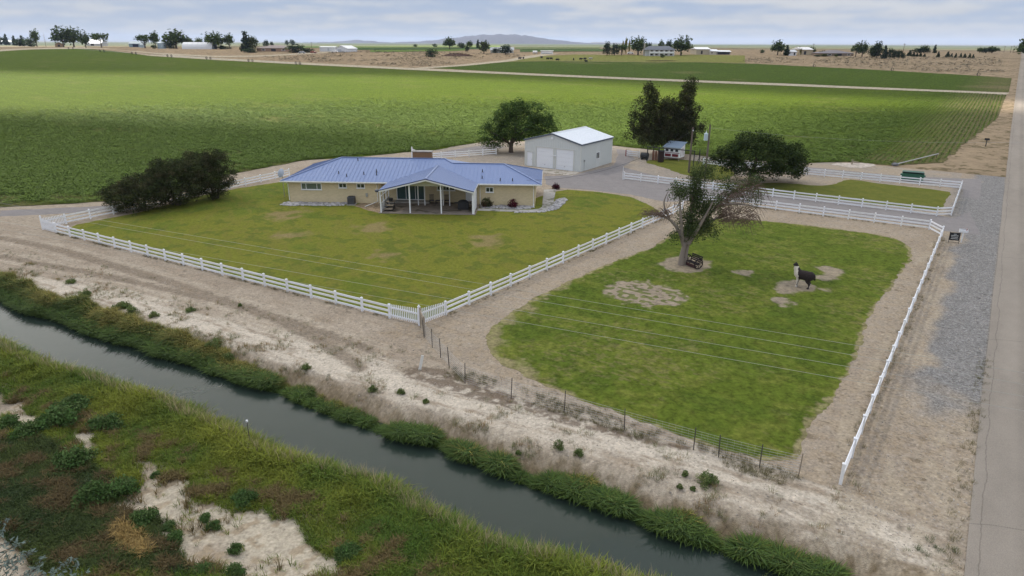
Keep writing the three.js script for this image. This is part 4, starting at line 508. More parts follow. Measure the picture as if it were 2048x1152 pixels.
  const dk = std([0.03, 0.022, 0.022], 0.8); for (let i = 0; i < 4; i++) mesh('seat_slat', box(1.5, 0.05, 0.12, 0, 0.45, -0.2 + i * 0.15), dk, b); for (let i = 0; i < 4; i++) mesh('back_slat', box(1.5, 0.12, 0.04, 0, 0.6 + i * 0.16, -0.36 - i * 0.03), dk, b); for (const x of [-0.8, 0.8]) { const w = mesh('wheel_arm', new THREE.TorusGeometry(0.48, 0.05, 6, 20).rotateY(Math.PI / 2).translate(x, 0.53, 0.05), dk, b); for (let i = 0; i < 4; i++) mesh('spoke', box(0.04, 0.9, 0.04).rotateX(i * Math.PI / 4).translate(x, 0.53, 0.05), dk, w); } mesh('front_board', box(1.5, 0.3, 0.05, 0, 0.22, 0.3), std([0.06, 0.03, 0.03], 0.8), b);
}

// ---------- clouds that shade the land (all above the frame) ----------
{
  const cm = new THREE.MeshPhysicalMaterial({ color: lin(0.97, 0.97, 0.97), roughness: 1, transparent: true, opacity: 0.7, transmission: 0.55, thickness: 0, specularIntensity: 0 });
  const shape = [                                                     // ground outline of each cloud's shade, its middle, altitude
    [[[-240, -50], [-201, -65], [-127, -97], [-90, -106], [-59, -112], [-38, -128], [-35, -178], [-36, -216], [0, -232], [70, -225], [120, -60], [60, 60], [-90, 70], [-230, 30]], [0, -50], 300, 'over the house, the pasture and the road'],
    [[[-800, -90], [-480, -95], [-343, -116], [-270, -184], [-214, -220], [-129, -242], [-72, -246], [-36, -240], [60, -252], [260, -400], [200, -900], [-350, -1050], [-900, -650]], [-290, -480], 330, 'over the far farms']];
  for (const [B, [cx, cz], ALT, l] of shape) {
    const off = SUN.clone().multiplyScalar(ALT / SUN.y), g = mergeVertices(new THREE.IcosahedronGeometry(1, 30).deleteAttribute('uv').deleteAttribute('normal')), p = g.attributes.position;
    const reach = (ux, uz) => { let m = 0; for (let i = 0, j = B.length - 1; i < B.length; j = i++) { const ax = B[j][0] - cx, az = B[j][1] - cz, bx = B[i][0] - cx - ax, bz = B[i][1] - cz - az, d = ux * bz - uz * bx; if (Math.abs(d) < 1e-9) continue; const t = (ax * bz - az * bx) / d, q = (ax * uz - az * ux) / d; if (t > 0 && q >= -1e-6 && q <= 1 + 1e-6) m = Math.max(m, t); } return m; };
    for (let i = 0; i < p.count; i++) { const X = p.getX(i), Y = p.getY(i), Z = p.getZ(i), h = Math.hypot(X, Z) + 1e-6, r = reach(X / h, Z / h), f = 1 + 0.12 * (fbm(X * 4 + cx, Z * 4 + cz, 4) - 0.5); p.setXYZ(i, X * r * f, Y * 20 * (0.7 + 0.6 * fbm(X * 5, Z * 5 + 9, 3)), Z * r * f); }
    g.computeVertexNormals(); g.setAttribute('uv', new THREE.Float32BufferAttribute(new Float32Array(p.count * 2), 2));
    tag(mesh('cloud', g, cm), 'grey cloud ' + l, 'cloud').position.set(cx + off.x, ALT, cz + off.z);
  }
}

// ---------- canal water ----------
const rippleTex = paint(512, 512, (i, j, o) => { const x = i / 512, y = j / 512; o[0] = o[1] = o[2] = 0.5 * tnoise(1, x, y, 9) + 0.3 * tnoise(2, x, y, 26) + 0.2 * tnoise(3, x, y, 60); }, false);
{
  const P = [], U = [], I = []; for (let i = 0; i <= 120; i++) { const x = -130 + i * 1.09; P.push(x, WATER, zFar(x) - 0.9, x, WATER, zNear(x) + 0.9); U.push(x / 6, 0, x / 6, 1); if (i) { const a = i * 2; I.push(a - 2, a - 1, a, a, a - 1, a + 1); } }
  const g = new THREE.BufferGeometry(); g.setAttribute('position', new THREE.Float32BufferAttribute(P, 3)); g.setAttribute('uv', new THREE.Float32BufferAttribute(U, 2)); g.setIndex(I); g.computeVertexNormals();
  struct('canal_water', g, new THREE.MeshPhysicalMaterial({ color: lin(0.024, 0.036, 0.028), roughness: 0.03, ior: 1.33, specularIntensity: 1, bumpMap: rippleTex, bumpScale: 0.0035 }));
}

// ---------- foliage ----------
function leaves(L, o) {                                               // L: [x, y, z, size, r, g, b] per leaf, o.up: share of leaves that face upward
  const R = rng(o.seed || 1), n = L.length, P = new Float32Array(n * 12), C = new Float32Array(n * 12), N = new Float32Array(n * 12), I = new Uint32Array(n * 6), a = new THREE.Vector3(), b = new THREE.Vector3(), c = new THREE.Vector3(), ax = o.aspect || 0.55;
  L.forEach(([x, y, z, s, r, g, bl], i) => {
    a.set(R() - 0.5, (R() - 0.5) * 1.2 + (o.up || 0), R() - 0.5).normalize(); b.set(R() - 0.5, (R() - 0.5) + (o.hang || 0), R() - 0.5).cross(a).normalize(); c.crossVectors(a, b);
    const k = i * 12, q = [[b, s], [c, s * ax], [b, -s], [c, -s * ax]]; q.forEach(([v, m], j) => { P[k + j * 3] = x + v.x * m + (j % 2 ? a.x * s * 0.2 : 0); P[k + j * 3 + 1] = y + v.y * m + (j % 2 ? a.y * s * 0.2 : 0); P[k + j * 3 + 2] = z + v.z * m + (j % 2 ? a.z * s * 0.2 : 0); N[k + j * 3] = a.x; N[k + j * 3 + 1] = a.y; N[k + j * 3 + 2] = a.z; C[k + j * 3] = r; C[k + j * 3 + 1] = g; C[k + j * 3 + 2] = bl; });
    const v = i * 4; I.set([v, v + 1, v + 2, v, v + 2, v + 3], i * 6);
  });
  const g = new THREE.BufferGeometry(); g.setAttribute('position', new THREE.BufferAttribute(P, 3)); g.setAttribute('normal', new THREE.BufferAttribute(N, 3)); g.setAttribute('color', new THREE.BufferAttribute(C, 3)); g.setIndex(new THREE.BufferAttribute(I, 1)); return g;
}
M.leaf = new THREE.MeshPhysicalMaterial({ vertexColors: true, roughness: 0.9, specularIntensity: 0.1, transmission: 0.28, thickness: 0, side: THREE.DoubleSide });
M.bark = std([0.13, 0.1, 0.08], 0.95, { bumpMap: rep(grain, 2, 5), bumpScale: 0.03 }); M.greyBark = std([0.24, 0.2, 0.165], 0.95, { bumpMap: rep(grain, 2, 5), bumpScale: 0.05 });
// clumps spread through lobes; each lobe [x, y, z, rx, ry, rz, clumps]
function lobes(list, R, o) {
  const L = [];
  for (const [x, y, z, rx, ry, rz, n] of list) for (let k = 0; k < n; k++) {
    let u, v, w, d; do { u = R() * 2 - 1; v = R() * 2 - 1; w = R() * 2 - 1; d = Math.hypot(u, v, w); } while (d > 1 || d < 0.25);
    const e = lerp(1, 0.72 + 0.5 * fbm(u * 2.2 + x + 50, v * 2.2 + w * 2 + 50, 3), 0.8) * (R() < 0.65 ? Math.min(1, (0.78 + 0.22 * R()) / d) : 1);
    const cx = x + u * rx * e, cy = y + v * ry * e, cz = z + w * rz * e; if (o.floor !== undefined && cy < o.floor) continue;
    const hue = R(), br = 0.7 + 0.6 * R(), c = o.cols[Math.floor(R() * o.cols.length)], cr = o.clump * (0.6 + 0.8 * R());
    for (let i = 0; i < o.per; i++) { const th = R() * 6.283, ph = Math.acos(2 * R() - 1), q = cr * Math.cbrt(R()); L.push([cx + q * Math.sin(ph) * Math.cos(th), cy + q * Math.cos(ph) * (o.flatten || 0.75), cz + q * Math.sin(ph) * Math.sin(th), o.leaf * (0.65 + 0.7 * R()), c[0] * br, c[1] * br * (0.94 + 0.12 * hue), c[2] * br]); }
  }
  return L;
}
const ax = (r, f) => [FR.x * r + FF.x * f, FR.z * r + FF.z * f];       // metres to the right and away, as seen from the lane
const lobeR = (r, y, f, rr, ry, n) => { const [x, z] = ax(r, f); return [x, y, z, rr, ry, rr, n]; };
const br = (pts, r) => tube(pts.map(([r0, y, f]) => { const [x, z] = ax(r0, f); return [x, y, z]; }), r);
const GREEN = [[0.068, 0.110, 0.026], [0.091, 0.140, 0.032], [0.055, 0.094, 0.023]], JUN = [[0.053, 0.075, 0.028], [0.068, 0.090, 0.034], [0.078, 0.084, 0.040]], DARK = [[0.048, 0.075, 0.022], [0.063, 0.090, 0.027], [0.042, 0.066, 0.021]];
function tree(name, label, pos, crown, o, limbs, bark = M.bark, group) { const t = thing(name, label, 'tree', pos, 0, group); mesh('trunk', limbs, bark, t); mesh('crown', leaves(lobes(crown, rng(o.seed), o), o), M.leaf, t); return t; }
tree('shade_tree', 'broad dark green shade tree between the house and the metal shed', [-67.3, 0, -93.5], [lobeR(2.6, 5.2, 0, 5.2, 3.7, 290), lobeR(1.0, 6.4, 0.5, 3.2, 2.2, 60), lobeR(5.8, 4.2, 0, 2.9, 2.4, 60), lobeR(-2.5, 2.7, -0.5, 2.7, 2.2, 80), lobeR(-1.6, 4.2, 1, 2.4, 2, 40)], { seed: 11, per: 42, clump: 0.85, leaf: 0.15, cols: GREEN, up: 0.7, floor: 0.4 }, [br([[0.4, -0.1, 0], [0.5, 1.6, 0], [1.2, 3.6, 0]], [0.42, 0.32, 0.24]), br([[0.6, 1.6, 0], [2.8, 3.6, 0.4], [4.8, 5.4, 0]], [0.25, 0.18, 0.08]), br([[0.4, 1.3, 0], [-1.4, 2.6, -0.3], [-3, 3.4, 0]], [0.22, 0.14, 0.06]), br([[1, 3.2, 0], [1.4, 5.5, 0.3], [1.2, 7.5, 0.2]], [0.22, 0.14, 0.06])]);
tree('round_tree', 'wide low dome-shaped dark green tree in the grass strip by the driveway', [-25.66, 0, -91.62], [lobeR(0.9, 3.4, 0, 5.6, 2.8, 330), lobeR(0.2, 5.2, 0.4, 3.2, 1.5, 60), lobeR(-3.8, 3.0, -0.2, 2.1, 1.7, 45), lobeR(5.2, 2.2, 0, 2.0, 1.5, 60), lobeR(4.2, 3.6, 0.4, 2.4, 1.7, 50)], { seed: 13, per: 40, clump: 0.75, leaf: 0.15, cols: GREEN.map((c) => [c[0] * 0.66, c[1] * 0.6, c[2] * 0.66]), up: 0.7, floor: 0.6 }, [br([[0, -0.1, 0], [-0.1, 0.9, 0], [0.1, 2, 0], [0.3, 3.4, 0]], [0.42, 0.33, 0.3, 0.16]), br([[0, 1, 0], [1.6, 2.2, 0.3], [4, 3.2, 0]], [0.26, 0.17, 0.07]), br([[0, 1.1, 0], [-1.2, 2.4, 0.2], [-3, 3.4, 0]], [0.25, 0.16, 0.06]), br([[0.1, 1.2, 0], [0.6, 2.6, 1], [1, 3.6, 2.6]], [0.2, 0.13, 0.06])]);
{ // tall juniper, two leaders
  const C = []; const spire = (r0, lean, h, w, n, y0) => { for (let k = 0; k < n; k++) { const t = k / n, y = lerp(y0, h, t), q = w * Math.pow(1 - t, 0.62) * (0.82 + 0.3 * Math.sin(k * 2.4 + r0)) + 0.18; C.push(lobeR(r0 + lean * t * t + 0.4 * Math.sin(k * 1.7), y, 0.5 * Math.cos(k * 2.1), q, 0.9, Math.round(7 + 22 * (1 - t)))); } };
  spire(-3.4, -0.9, 11.7, 4.3, 15, 1.7); spire(1.2, 1.3, 12.3, 3.0, 15, 2.4); C.push(lobeR(-1.0, 8.0, 0, 1.7, 1.5, 50), lobeR(-0.9, 6.2, 0, 2.4, 2.4, 80), lobeR(-3.2, 3.4, 0, 4.2, 1.8, 90)); C.push(lobeR(3.9, 4.6, 0, 1.4, 0.9, 24), lobeR(2.6, 6.4, 0, 1.7, 1.1, 24), lobeR(-6.4, 5.2, 0, 1.5, 1.9, 30), lobeR(-0.8, 4.2, 0.5, 2.6, 2.2, 60));
  tree('tall_juniper', 'tall blackish juniper with two ragged leaders behind the chicken coop', [-43.61, 0.00, -106.94], C, { seed: 17, per: 46, clump: 0.72, leaf: 0.15, aspect: 0.4, hang: 0.5, flatten: 1.1, floor: 2.0, cols: JUN.map((c) => [c[0] * 0.85, c[1] * 0.72, c[2] * 0.75]) }, [br([[0, -0.1, 0], [-0.1, 1.6, 0], [-1.8, 4, 0], [-3.2, 8, 0]], [0.5, 0.42, 0.3, 0.08]), br([[0.1, 0.8, 0], [0.8, 3.2, 0], [1.6, 7, 0], [2.3, 11, 0]], [0.36, 0.3, 0.2, 0.06])], M.bark);
}
{ // three junipers by the lawn corner
  const o = { per: 60, clump: 0.5, leaf: 0.09, aspect: 0.42, cols: JUN.map((c) => [c[0] * 0.95, c[1] * 0.85, c[2] * 0.85]), hang: 0.35 };
  const J = (label, px, L, seed) => { const t = thing('juniper_bush', label, 'bush', px, 0, 'junipers at the lawn corner'); mesh('stem', [br([[0, -0.1, 0], [-0.4, 1.3, 0], [-0.9, 2.8, 0.2]], [0.2, 0.15, 0.06]), br([[0.1, -0.1, 0.2], [0.5, 1.3, 0], [1.1, 3, 0.3]], [0.18, 0.13, 0.05])], M.bark, t); mesh('crown', leaves(lobes(L, rng(seed), { ...o, floor: 0.25 }), { ...o, seed }), M.leaf, t); };
  J('left and lowest of the three dark junipers at the lawn corner', [-75.1, 0.00, -35.28], [lobeR(-0.3, 1.9, 0, 3.7, 1.9, 260), lobeR(-2.6, 1.5, 0, 1.9, 1.3, 60), lobeR(0.8, 3.0, 0, 2.5, 1.4, 90)], 21);
  J('middle one of the three dark junipers at the lawn corner', [-74.53, 0.00, -39.03], [lobeR(0, 2.5, 0, 3.3, 2.5, 310), lobeR(-0.6, 4.2, 0, 2.2, 1.2, 70), lobeR(1.6, 4.1, 0, 1.7, 1.3, 50)], 22);
  J('right and tallest of the three dark junipers at the lawn corner', [-74.17, 0.00, -43.52], [lobeR(-0.4, 2.6, 0, 3.0, 2.6, 310), lobeR(0.2, 4.6, 0, 1.9, 1.2, 60), lobeR(-1.8, 4.4, 0, 1.5, 1.1, 40)], 23);
}
{ // half-dead willow; limbs read off in metres right / up / away
  const t = thing('willow', 'half-dead old willow with bare drooping branches in the pasture', 'tree', [-19.39, 0, -52.05]), R = rng(31);
  const limbs = [br([[-0.15, -0.1, 0], [-0.1, 0.9, 0], [0.05, 2.0, 0]], [0.3, 0.21, 0.18]), br([[0.2, -0.1, 0.15], [0.22, 1, 0.1], [0.35, 2.1, 0.1]], [0.24, 0.18, 0.14]), br([[0, 1.6, 0], [-0.55, 2.9, 0], [-1.4, 3.9, 0.2], [-2.6, 4.35, 0], [-3.5, 4.5, 0]], [0.19, 0.14, 0.1, 0.06, 0.02]), br([[0.1, 1.8, 0], [0.35, 3.6, 0.1], [0.3, 5.6, 0], [0.8, 8.4, 0]], [0.19, 0.14, 0.09, 0.03]), br([[0.2, 1.9, 0.1], [1.3, 3.3, 0.2], [2.3, 5.1, 0], [3.3, 6.6, 0.2], [4.6, 7.0, 0]], [0.15, 0.1, 0.07, 0.045, 0.02]), br([[0.3, 1.9, -0.1], [1.0, 3.6, -0.5], [1.8, 5.6, -0.7]], [0.22, 0.14, 0.04]), br([[-0.2, 2.2, -0.1], [-0.6, 4.2, -0.3], [-0.9, 6.6, -0.3]], [0.18, 0.11, 0.03]), br([[1.3, 3.3, 0.2], [2.8, 3.9, 0.8], [4.6, 4.3, 1]], [0.15, 0.1, 0.03]), br([[2.3, 5.1, 0], [3.8, 5.4, -0.6], [5.4, 5.2, -0.8]], [0.13, 0.08, 0.03]), br([[-1.4, 3.9, 0.2], [-1.9, 5.2, 0.4], [-1.6, 6.3, 0.4]], [0.1, 0.06, 0.02])];
  mesh('trunk', limbs.slice(0, 2), M.greyBark, t); for (const l of limbs.slice(2)) mesh('limb', l, M.greyBark, t);
  const tw = []; const twig = (x, y, f, dx, len, droop) => { const p = []; let X = x, Y = y, F = f, vy = 0.25 + 0.4 * R(); const vf = (R() - 0.5) * 0.8; for (let i = 0; i < 5; i++) { p.push([X, Y, F]); X += dx * len / 5 * (1 - i * 0.1); F += vf * len / 5; Y += vy * len / 5; vy -= droop * (0.35 + 0.3 * R()); } tw.push(tubeLite(p, 0.026, 0.007)); };
  function tubeLite(p, r0, r1) { const g = []; for (let i = 1; i < p.length; i++) { const a = ax(p[i - 1][0], p[i - 1][2]), b = ax(p[i][0], p[i][2]); g.push(bar([a[0], p[i - 1][1], a[1]], [b[0], p[i][1], b[1]], lerp(r0, r1, (i - 1) / 4), lerp(r0, r1, i / 4), 4)); } return merge(g); }
  for (let i = 0; i < 150; i++) { const s = R(); twig(lerp(1.8, 5.0, s), lerp(4.6, 6.9, Math.sqrt(s)) - 0.4 * R(), (R() - 0.5) * 2.2, 0.25 + 0.6 * R(), 2.2 + 1.8 * R(), 1.05); }
  for (let i = 0; i < 140; i++) { const s = R(); twig(lerp(2.2, 5.2, s), lerp(3.6, 4.8, R()), (R() - 0.5) * 2.2, 0.35 + 0.5 * R(), 1.6 + 1.4 * R(), 0.95); }
  for (let i = 0; i < 120; i++) { const s = R(); twig(lerp(-1.2, -3.4, s), 4.1 + 0.5 * R(), (R() - 0.5) * 1.6, -0.2 - 0.5 * R(), 1.1 + 1.0 * R(), 0.8); }
  for (let i = 0; i < 30; i++) twig(lerp(-1.8, 0.4, R()), 4.5 + 1.5 * R(), (R() - 0.5), (R() - 0.5) * 0.6, 1.4, 0.1);
  mesh('bare_twigs', tw, std([0.15, 0.105, 0.08], 0.95), t);
  const o = { per: 30, clump: 0.42, leaf: 0.07, cols: [[0.06, 0.088, 0.03], [0.078, 0.105, 0.038], [0.1, 0.125, 0.046]], hang: 0.5, flatten: 1.5, seed: 33 };
  const C = [lobeR(0.45, 4.6, 0, 0.5, 2.0, 90), lobeR(0.4, 6.5, 0, 0.55, 1.3, 60), lobeR(0.95, 7.8, 0, 0.9, 0.8, 56), lobeR(-0.85, 6.4, 0, 0.7, 0.7, 46), lobeR(1.55, 4.0, 0, 0.6, 1.6, 70), lobeR(0.5, 3.0, 0, 0.85, 0.8, 60), lobeR(1.2, 5.4, 0, 0.45, 1.2, 36), lobeR(2.2, 5.4, -0.2, 0.6, 0.9, 26), lobeR(-0.3, 3.7, 0.2, 0.5, 0.9, 26), lobeR(-1.0, 2.5, 0, 0.45, 0.35, 10), lobeR(4.4, 7.0, 0, 1.2, 0.5, 22), lobeR(5.3, 5.9, 0, 0.8, 0.7, 16), lobeR(3.0, 6.9, 0.3, 0.8, 0.4, 14), lobeR(2.4, 2.9, 0, 0.5, 0.5, 10), lobeR(3.6, 5.6, 0, 1.0, 0.7, 14)];
  mesh('crown', leaves(lobes(C, rng(32), o), o), M.leaf, t);
}
{ // blue spruce whose branch tips reach into the lower left corner
  const t = thing('blue_spruce', 'pale blue green spruce whose branch tips reach in at the lower left edge', 'tree', [-20.6, gy(-20.6, -2.5), -2.5]), R = rng(71), L = [], Bk = [tube([[0, -0.1, 0], [0, 4, 0], [0, 7.6, 0]], [0.16, 0.1, 0.02])];
  for (let w = 0; w < 22; w++) { const y = 0.6 + w * 0.32, len = 0.46 * (8.1 - y), n = 9; for (let k = 0; k < n; k++) { const a = k / n * 6.283 + w * 1.1 + R() * 0.4, l = len * (0.82 + 0.3 * R()), tip = [Math.cos(a) * l, y + 0.1 * l, Math.sin(a) * l]; Bk.push(bar([0, y, 0], tip, 0.022, 0.008, 4)); for (let i = 0; i < l * 26; i++) { const s = 0.22 + 0.8 * R(), side = (R() - 0.5) * 0.55 * (1.1 - s) * l, c = 0.8 + 0.4 * R(); L.push([tip[0] * s - Math.sin(a) * side, y + 0.1 * l * s + (R() - 0.4) * 0.08, tip[2] * s + Math.cos(a) * side, 0.055 + 0.04 * R(), 0.19 * c, 0.24 * c, 0.21 * c]); } } }
  mesh('trunk', Bk, M.bark, t); mesh('crown', leaves(L, { seed: 72, aspect: 0.34 }), M.leaf, t);
}
// shrubs by the house, weeds on the dirt
function shrub(name, label, cat, p, r, h, cols, seed, o = {}) { const t = thing(name, label, cat, p, 0, o.group), q = { per: 34, clump: r * 0.34, leaf: Math.max(0.022, r * 0.075), cols, seed, up: o.up || 0.3, floor: 0.02 }; mesh('stem', [0, 1, 2].map((k) => bar([0, -0.03, 0], [Math.cos(k * 2.1) * r * 0.4, h * 0.6, Math.sin(k * 2.1) * r * 0.4], r * 0.05, r * 0.02, 5)), M.bark, t); mesh('foliage', leaves(lobes([[0, h * 0.5, 0, r * 0.62, h * 0.5, r * 0.62, o.n || 26], ...[0, 1, 2].map((k) => { const a = seed * 1.7 + k * 2.1 + 0.4 * Math.sin(seed * k); return [Math.cos(a) * r * 0.55, h * (0.22 + 0.08 * k), Math.sin(a) * r * 0.55, r * 0.42, h * 0.3, r * 0.42, Math.round((o.n || 26) * 0.4)]; })], rng(seed), q), q), M.leaf, t); return t; }
const RED = [[0.1, 0.012, 0.025], [0.075, 0.01, 0.02], [0.13, 0.02, 0.03]];
shrub('barberry', 'round deep red shrub in the rock bed below the brick wall', 'shrub', M.houseAt(26.0, -1.0, 0), 0.62, 1.1, RED, 41); shrub('barberry', 'dark red shrub beside the walk near the garage end of the house', 'shrub', [-44.56, 0.00, -72.32], 0.6, 0.8, RED.map((c) => [c[0] * 0.7, c[1], c[2]]), 42);
shrub('rose_bush', 'brownish green bush beside the right porch downspout', 'shrub', M.houseAt(23.0, -1.0, 0), 0.75, 1.1, [[0.06, 0.06, 0.025], [0.09, 0.05, 0.03], [0.05, 0.065, 0.02]], 43);
const WEED = [[0.139, 0.186, 0.062], [0.109, 0.155, 0.046], [0.186, 0.209, 0.078]];
[[-7.05, -24.19, 0.931, 0.55, 'largest dark green weed on the dirt above the canal'], [-7.97, -24.16, 0.301, 0.301, 'small round weed left of the largest weed on the canal road'], [-13.5, -22.74, 0.597, 0.505, 'pale bushy weed in the middle of the canal road'], [-12.5, -22.87, 0.543, 0.294, 'flat weed just right of the pale bushy weed'], [-20.69, -20.32, 0.49, 0.637, 'upright light green weed at the edge of the canal reeds'], [-3.66, -21.34, 0.545, 0.581, 'round green weed near the right end of the reeds'], [-2.27, -21.55, 0.425, 0.425, 'green weed at the bottom edge right of the reeds'], [-3.03, -22.01, 0.238, 0.219, 'small tuft between the two green weeds near the bottom edge'], [-15.13, -21.86, 0.277, 0.254, 'tiny round weed left of the pale bushy weed'], [-51.93, -19.27, 0.951, 0.512, 'dark weed clump on the dirt at the left of the canal'], [-47.37, -19.66, 1.19, 0.489, 'spreading dark weed clump above the canal reeds'], [-45.78, -19.46, 0.889, 0.615, 'weed clump beside the spreading dark weed clump'], [-29.46, -21.18, 0.571, 0.4, 'light green weed above the bend in the reeds'], [-35.02, -19.85, 0.901, 0.421, 'dark weed above the reeds, left of the light green weed'], [-36.96, -20.21, 1.12, 0.372, 'flat weed patch on the pale dirt above the reeds'], [-24.45, -21.56, 0.588, 0.347, 'bright weed on the pale dirt, left one of three in a row'], [-23.02, -22.26, 0.478, 0.319, 'bright weed on the pale dirt, middle one of three in a row'], [-21.27, -22.29, 0.362, 0.259, 'bright weed on the pale dirt, right one of three in a row'], [-7.36, -23.46, 0.251, 0.188, 'tiny weed straight below the largest dark weed'], [-7.85, -23.27, 0.294, 0.189, 'tiny tuft left below the largest dark weed'], [-55.73, -19.86, 0.846, 0.346, 'low weed near the left edge of the dirt road'], [-43.99, -20.1, 0.744, 0.406, 'olive weed at the top edge of the reeds'], [-41.09, -24.7, 0.353, 0.212, 'tiny dark weed out on the dirt road'], [-43.04, -22.12, 0.761, 0.311, 'faint weed beside the wheel ruts']].forEach(([x, z, w, h, l], i) => shrub('weed', l, 'weed', [x, gy(x, z), z], w / 2, Math.max(0.16, h * 0.95), WEED, 60 + i, { n: 22, up: 0.1, group: 'weeds on the canal road' }));
[[-21.57, -9.06, 0.774, 0.737, 'dark green weed at the corner of the dry grass'], [-19.44, -10.12, 0.581, 0.617, 'dark upright weed on the sandy bank'], [-22.53, -9.36, 0.645, 0.418, 'dark weed left of the sandy bank'], [-15.8, -12.28, 1.08, 0.824, 'big round green bush low on the canal bank'], [-21.65, -11.98, 1.09, 0.966, 'round dark bush on the near canal bank'], [-21.95, -10.47, 0.504, 0.465, 'weed at the upper end of the sandy bank'], [-21.31, -10.41, 0.649, 0.458, 'weed spreading on the upper sandy bank'], [-25.94, -10.7, 0.465, 0.38, 'small weed at the tip of the sandy bank'], [-18.39, -9.39, 0.762, 0.589, 'dark weed at the bottom edge of the sandy bank'], [-19.23, -8.78, 0.865, 0.589, 'wide weed at the bottom edge left of the dark weed'], [-29.51, -8.99, 1.73, 1.17, 'dark bush on the slope above the spruce'], [-33.92, -8.92, 1.4, 1.03, 'dark bush beside the upper sandy patch'], [-33.73, -10.12, 2.16, 1.2, 'bush in the grass right of the upper sandy patch'], [-26.12, -9.34, 1.43, 0.94, 'dark bush left of the sandy bank tip'], [-26.53, -8.47, 1.61, 1, 'dark bush in the middle of the weedy slope'], [-23.44, -8.88, 1.14, 0.763, 'dark bush at the lower end of the weedy slope'], [-34.63, -11.17, 1.74, 1.15, 'leafy bush in the tall grass near the left edge'], [-31.67, -11.34, 1.57, 1.05, 'leafy bush in the tall grass by the canal'], [-35.67, -8.72, 1.2, 0.814, 'dark weed in the upper sandy patch']].forEach(([x, z, w, h, l], i) => shrub('bank_weed', l, 'weed', [x, gy(x, z), z], w / 2, Math.max(0.22, h * 0.58), WEED.map((c) => [c[0] * 0.6, c[1] * 0.78, c[2] * 0.7]), 100 + i, { n: 44, up: 0.15, group: 'weeds on the near canal bank' }));

// ---------- grass, reeds, crops ----------
function tuft(n, h, spread, w, droop, seed) {
  const R = rng(seed), P = [], I = []; for (let i = 0; i < n; i++) { const a = R() * 6.283, r = spread * Math.sqrt(R()) * 0.5, l = h * (0.55 + 0.6 * R()), q = a + (R() - 0.5) * 1.5, o = droop * (0.4 + 0.9 * R()), x = Math.cos(a) * r, z = Math.sin(a) * r, sx = -Math.sin(q) * w, sz = Math.cos(q) * w, p = [[0, 0], [0.3 * o, 0.6], [o, 1 - 0.35 * o]], v = P.length / 3;
    p.forEach(([d, y], k) => { const X = x + Math.cos(q) * d * l, Z = z + Math.sin(q) * d * l; if (k < 2) { const f = k ? 0.8 : 1; P.push(X - sx * f, y * l, Z - sz * f, X + sx * f, y * l, Z + sz * f); } else P.push(X, y * l, Z); }); I.push(v, v + 1, v + 2, v + 2, v + 1, v + 3, v + 2, v + 3, v + 4); }
  const g = new THREE.BufferGeometry(); g.setAttribute('position', new THREE.Float32BufferAttribute(P, 3)); g.setIndex(I); g.computeVertexNormals(); return g;
}
M.blade = std([1, 1, 1], 0.8, { side: THREE.DoubleSide });
function scatter(name, label, cat, geo, list, mat = M.blade) {         // list: [x, y, z, scale, r, g, b, tilt]
  const im = new THREE.InstancedMesh(geo, mat, list.length), m = new THREE.Matrix4(), e = new THREE.Euler(), q = new THREE.Quaternion(), v = new THREE.Vector3(), s = new THREE.Vector3(), c = new THREE.Color(), R = rng(list.length);
  list.forEach(([x, y, z, k, r, g, b, hx = 1], i) => { e.set((R() - 0.5) * 0.3, R() * 6.283, (R() - 0.5) * 0.3); q.setFromEuler(e); m.compose(v.set(x, y, z), q, s.set(k, k * hx, k)); im.setMatrixAt(i, m); im.setColorAt(i, c.setRGB(r, g, b)); });
  im.name = numbered(name); scene.add(stuff(im, label, cat)); return im;
}
const sandA = smooth([[-27.36, -11.12], [-26.2, -11.16], [-23.41, -11.1], [-20.64, -11.96], [-18.2, -11.97], [-16.28, -11.78], [-14.79, -11.83], [-19.54, -8.42], [-20.91, -9.06], [-22.19, -9.27], [-23.28, -8.99], [-25.72, -9.05], [-26.54, -9.44]], 3), sandB = smooth([[-39.8, -9.28], [-37.88, -9.73], [-35.22, -10.17], [-33.69, -9.35], [-33.46, -8.75], [-37.77, -8.61]], 3), sandC = smooth([[-33.16, -10.1], [-31.47, -10.69], [-28.96, -10.29], [-28.92, -9.64], [-31.35, -9.77]], 3), dryTip = smooth([[-24.21, -8.32], [-22.76, -8.53], [-21.48, -8.04], [-22.85, -7.67]], 3), darkZone = [[-34.95, -7.67], [-33.13, -9.24], [-29.01, -9.58], [-25.71, -9.44], [-22.67, -9.43], [-19.54, -8.42], [-25.12, -4.41]];
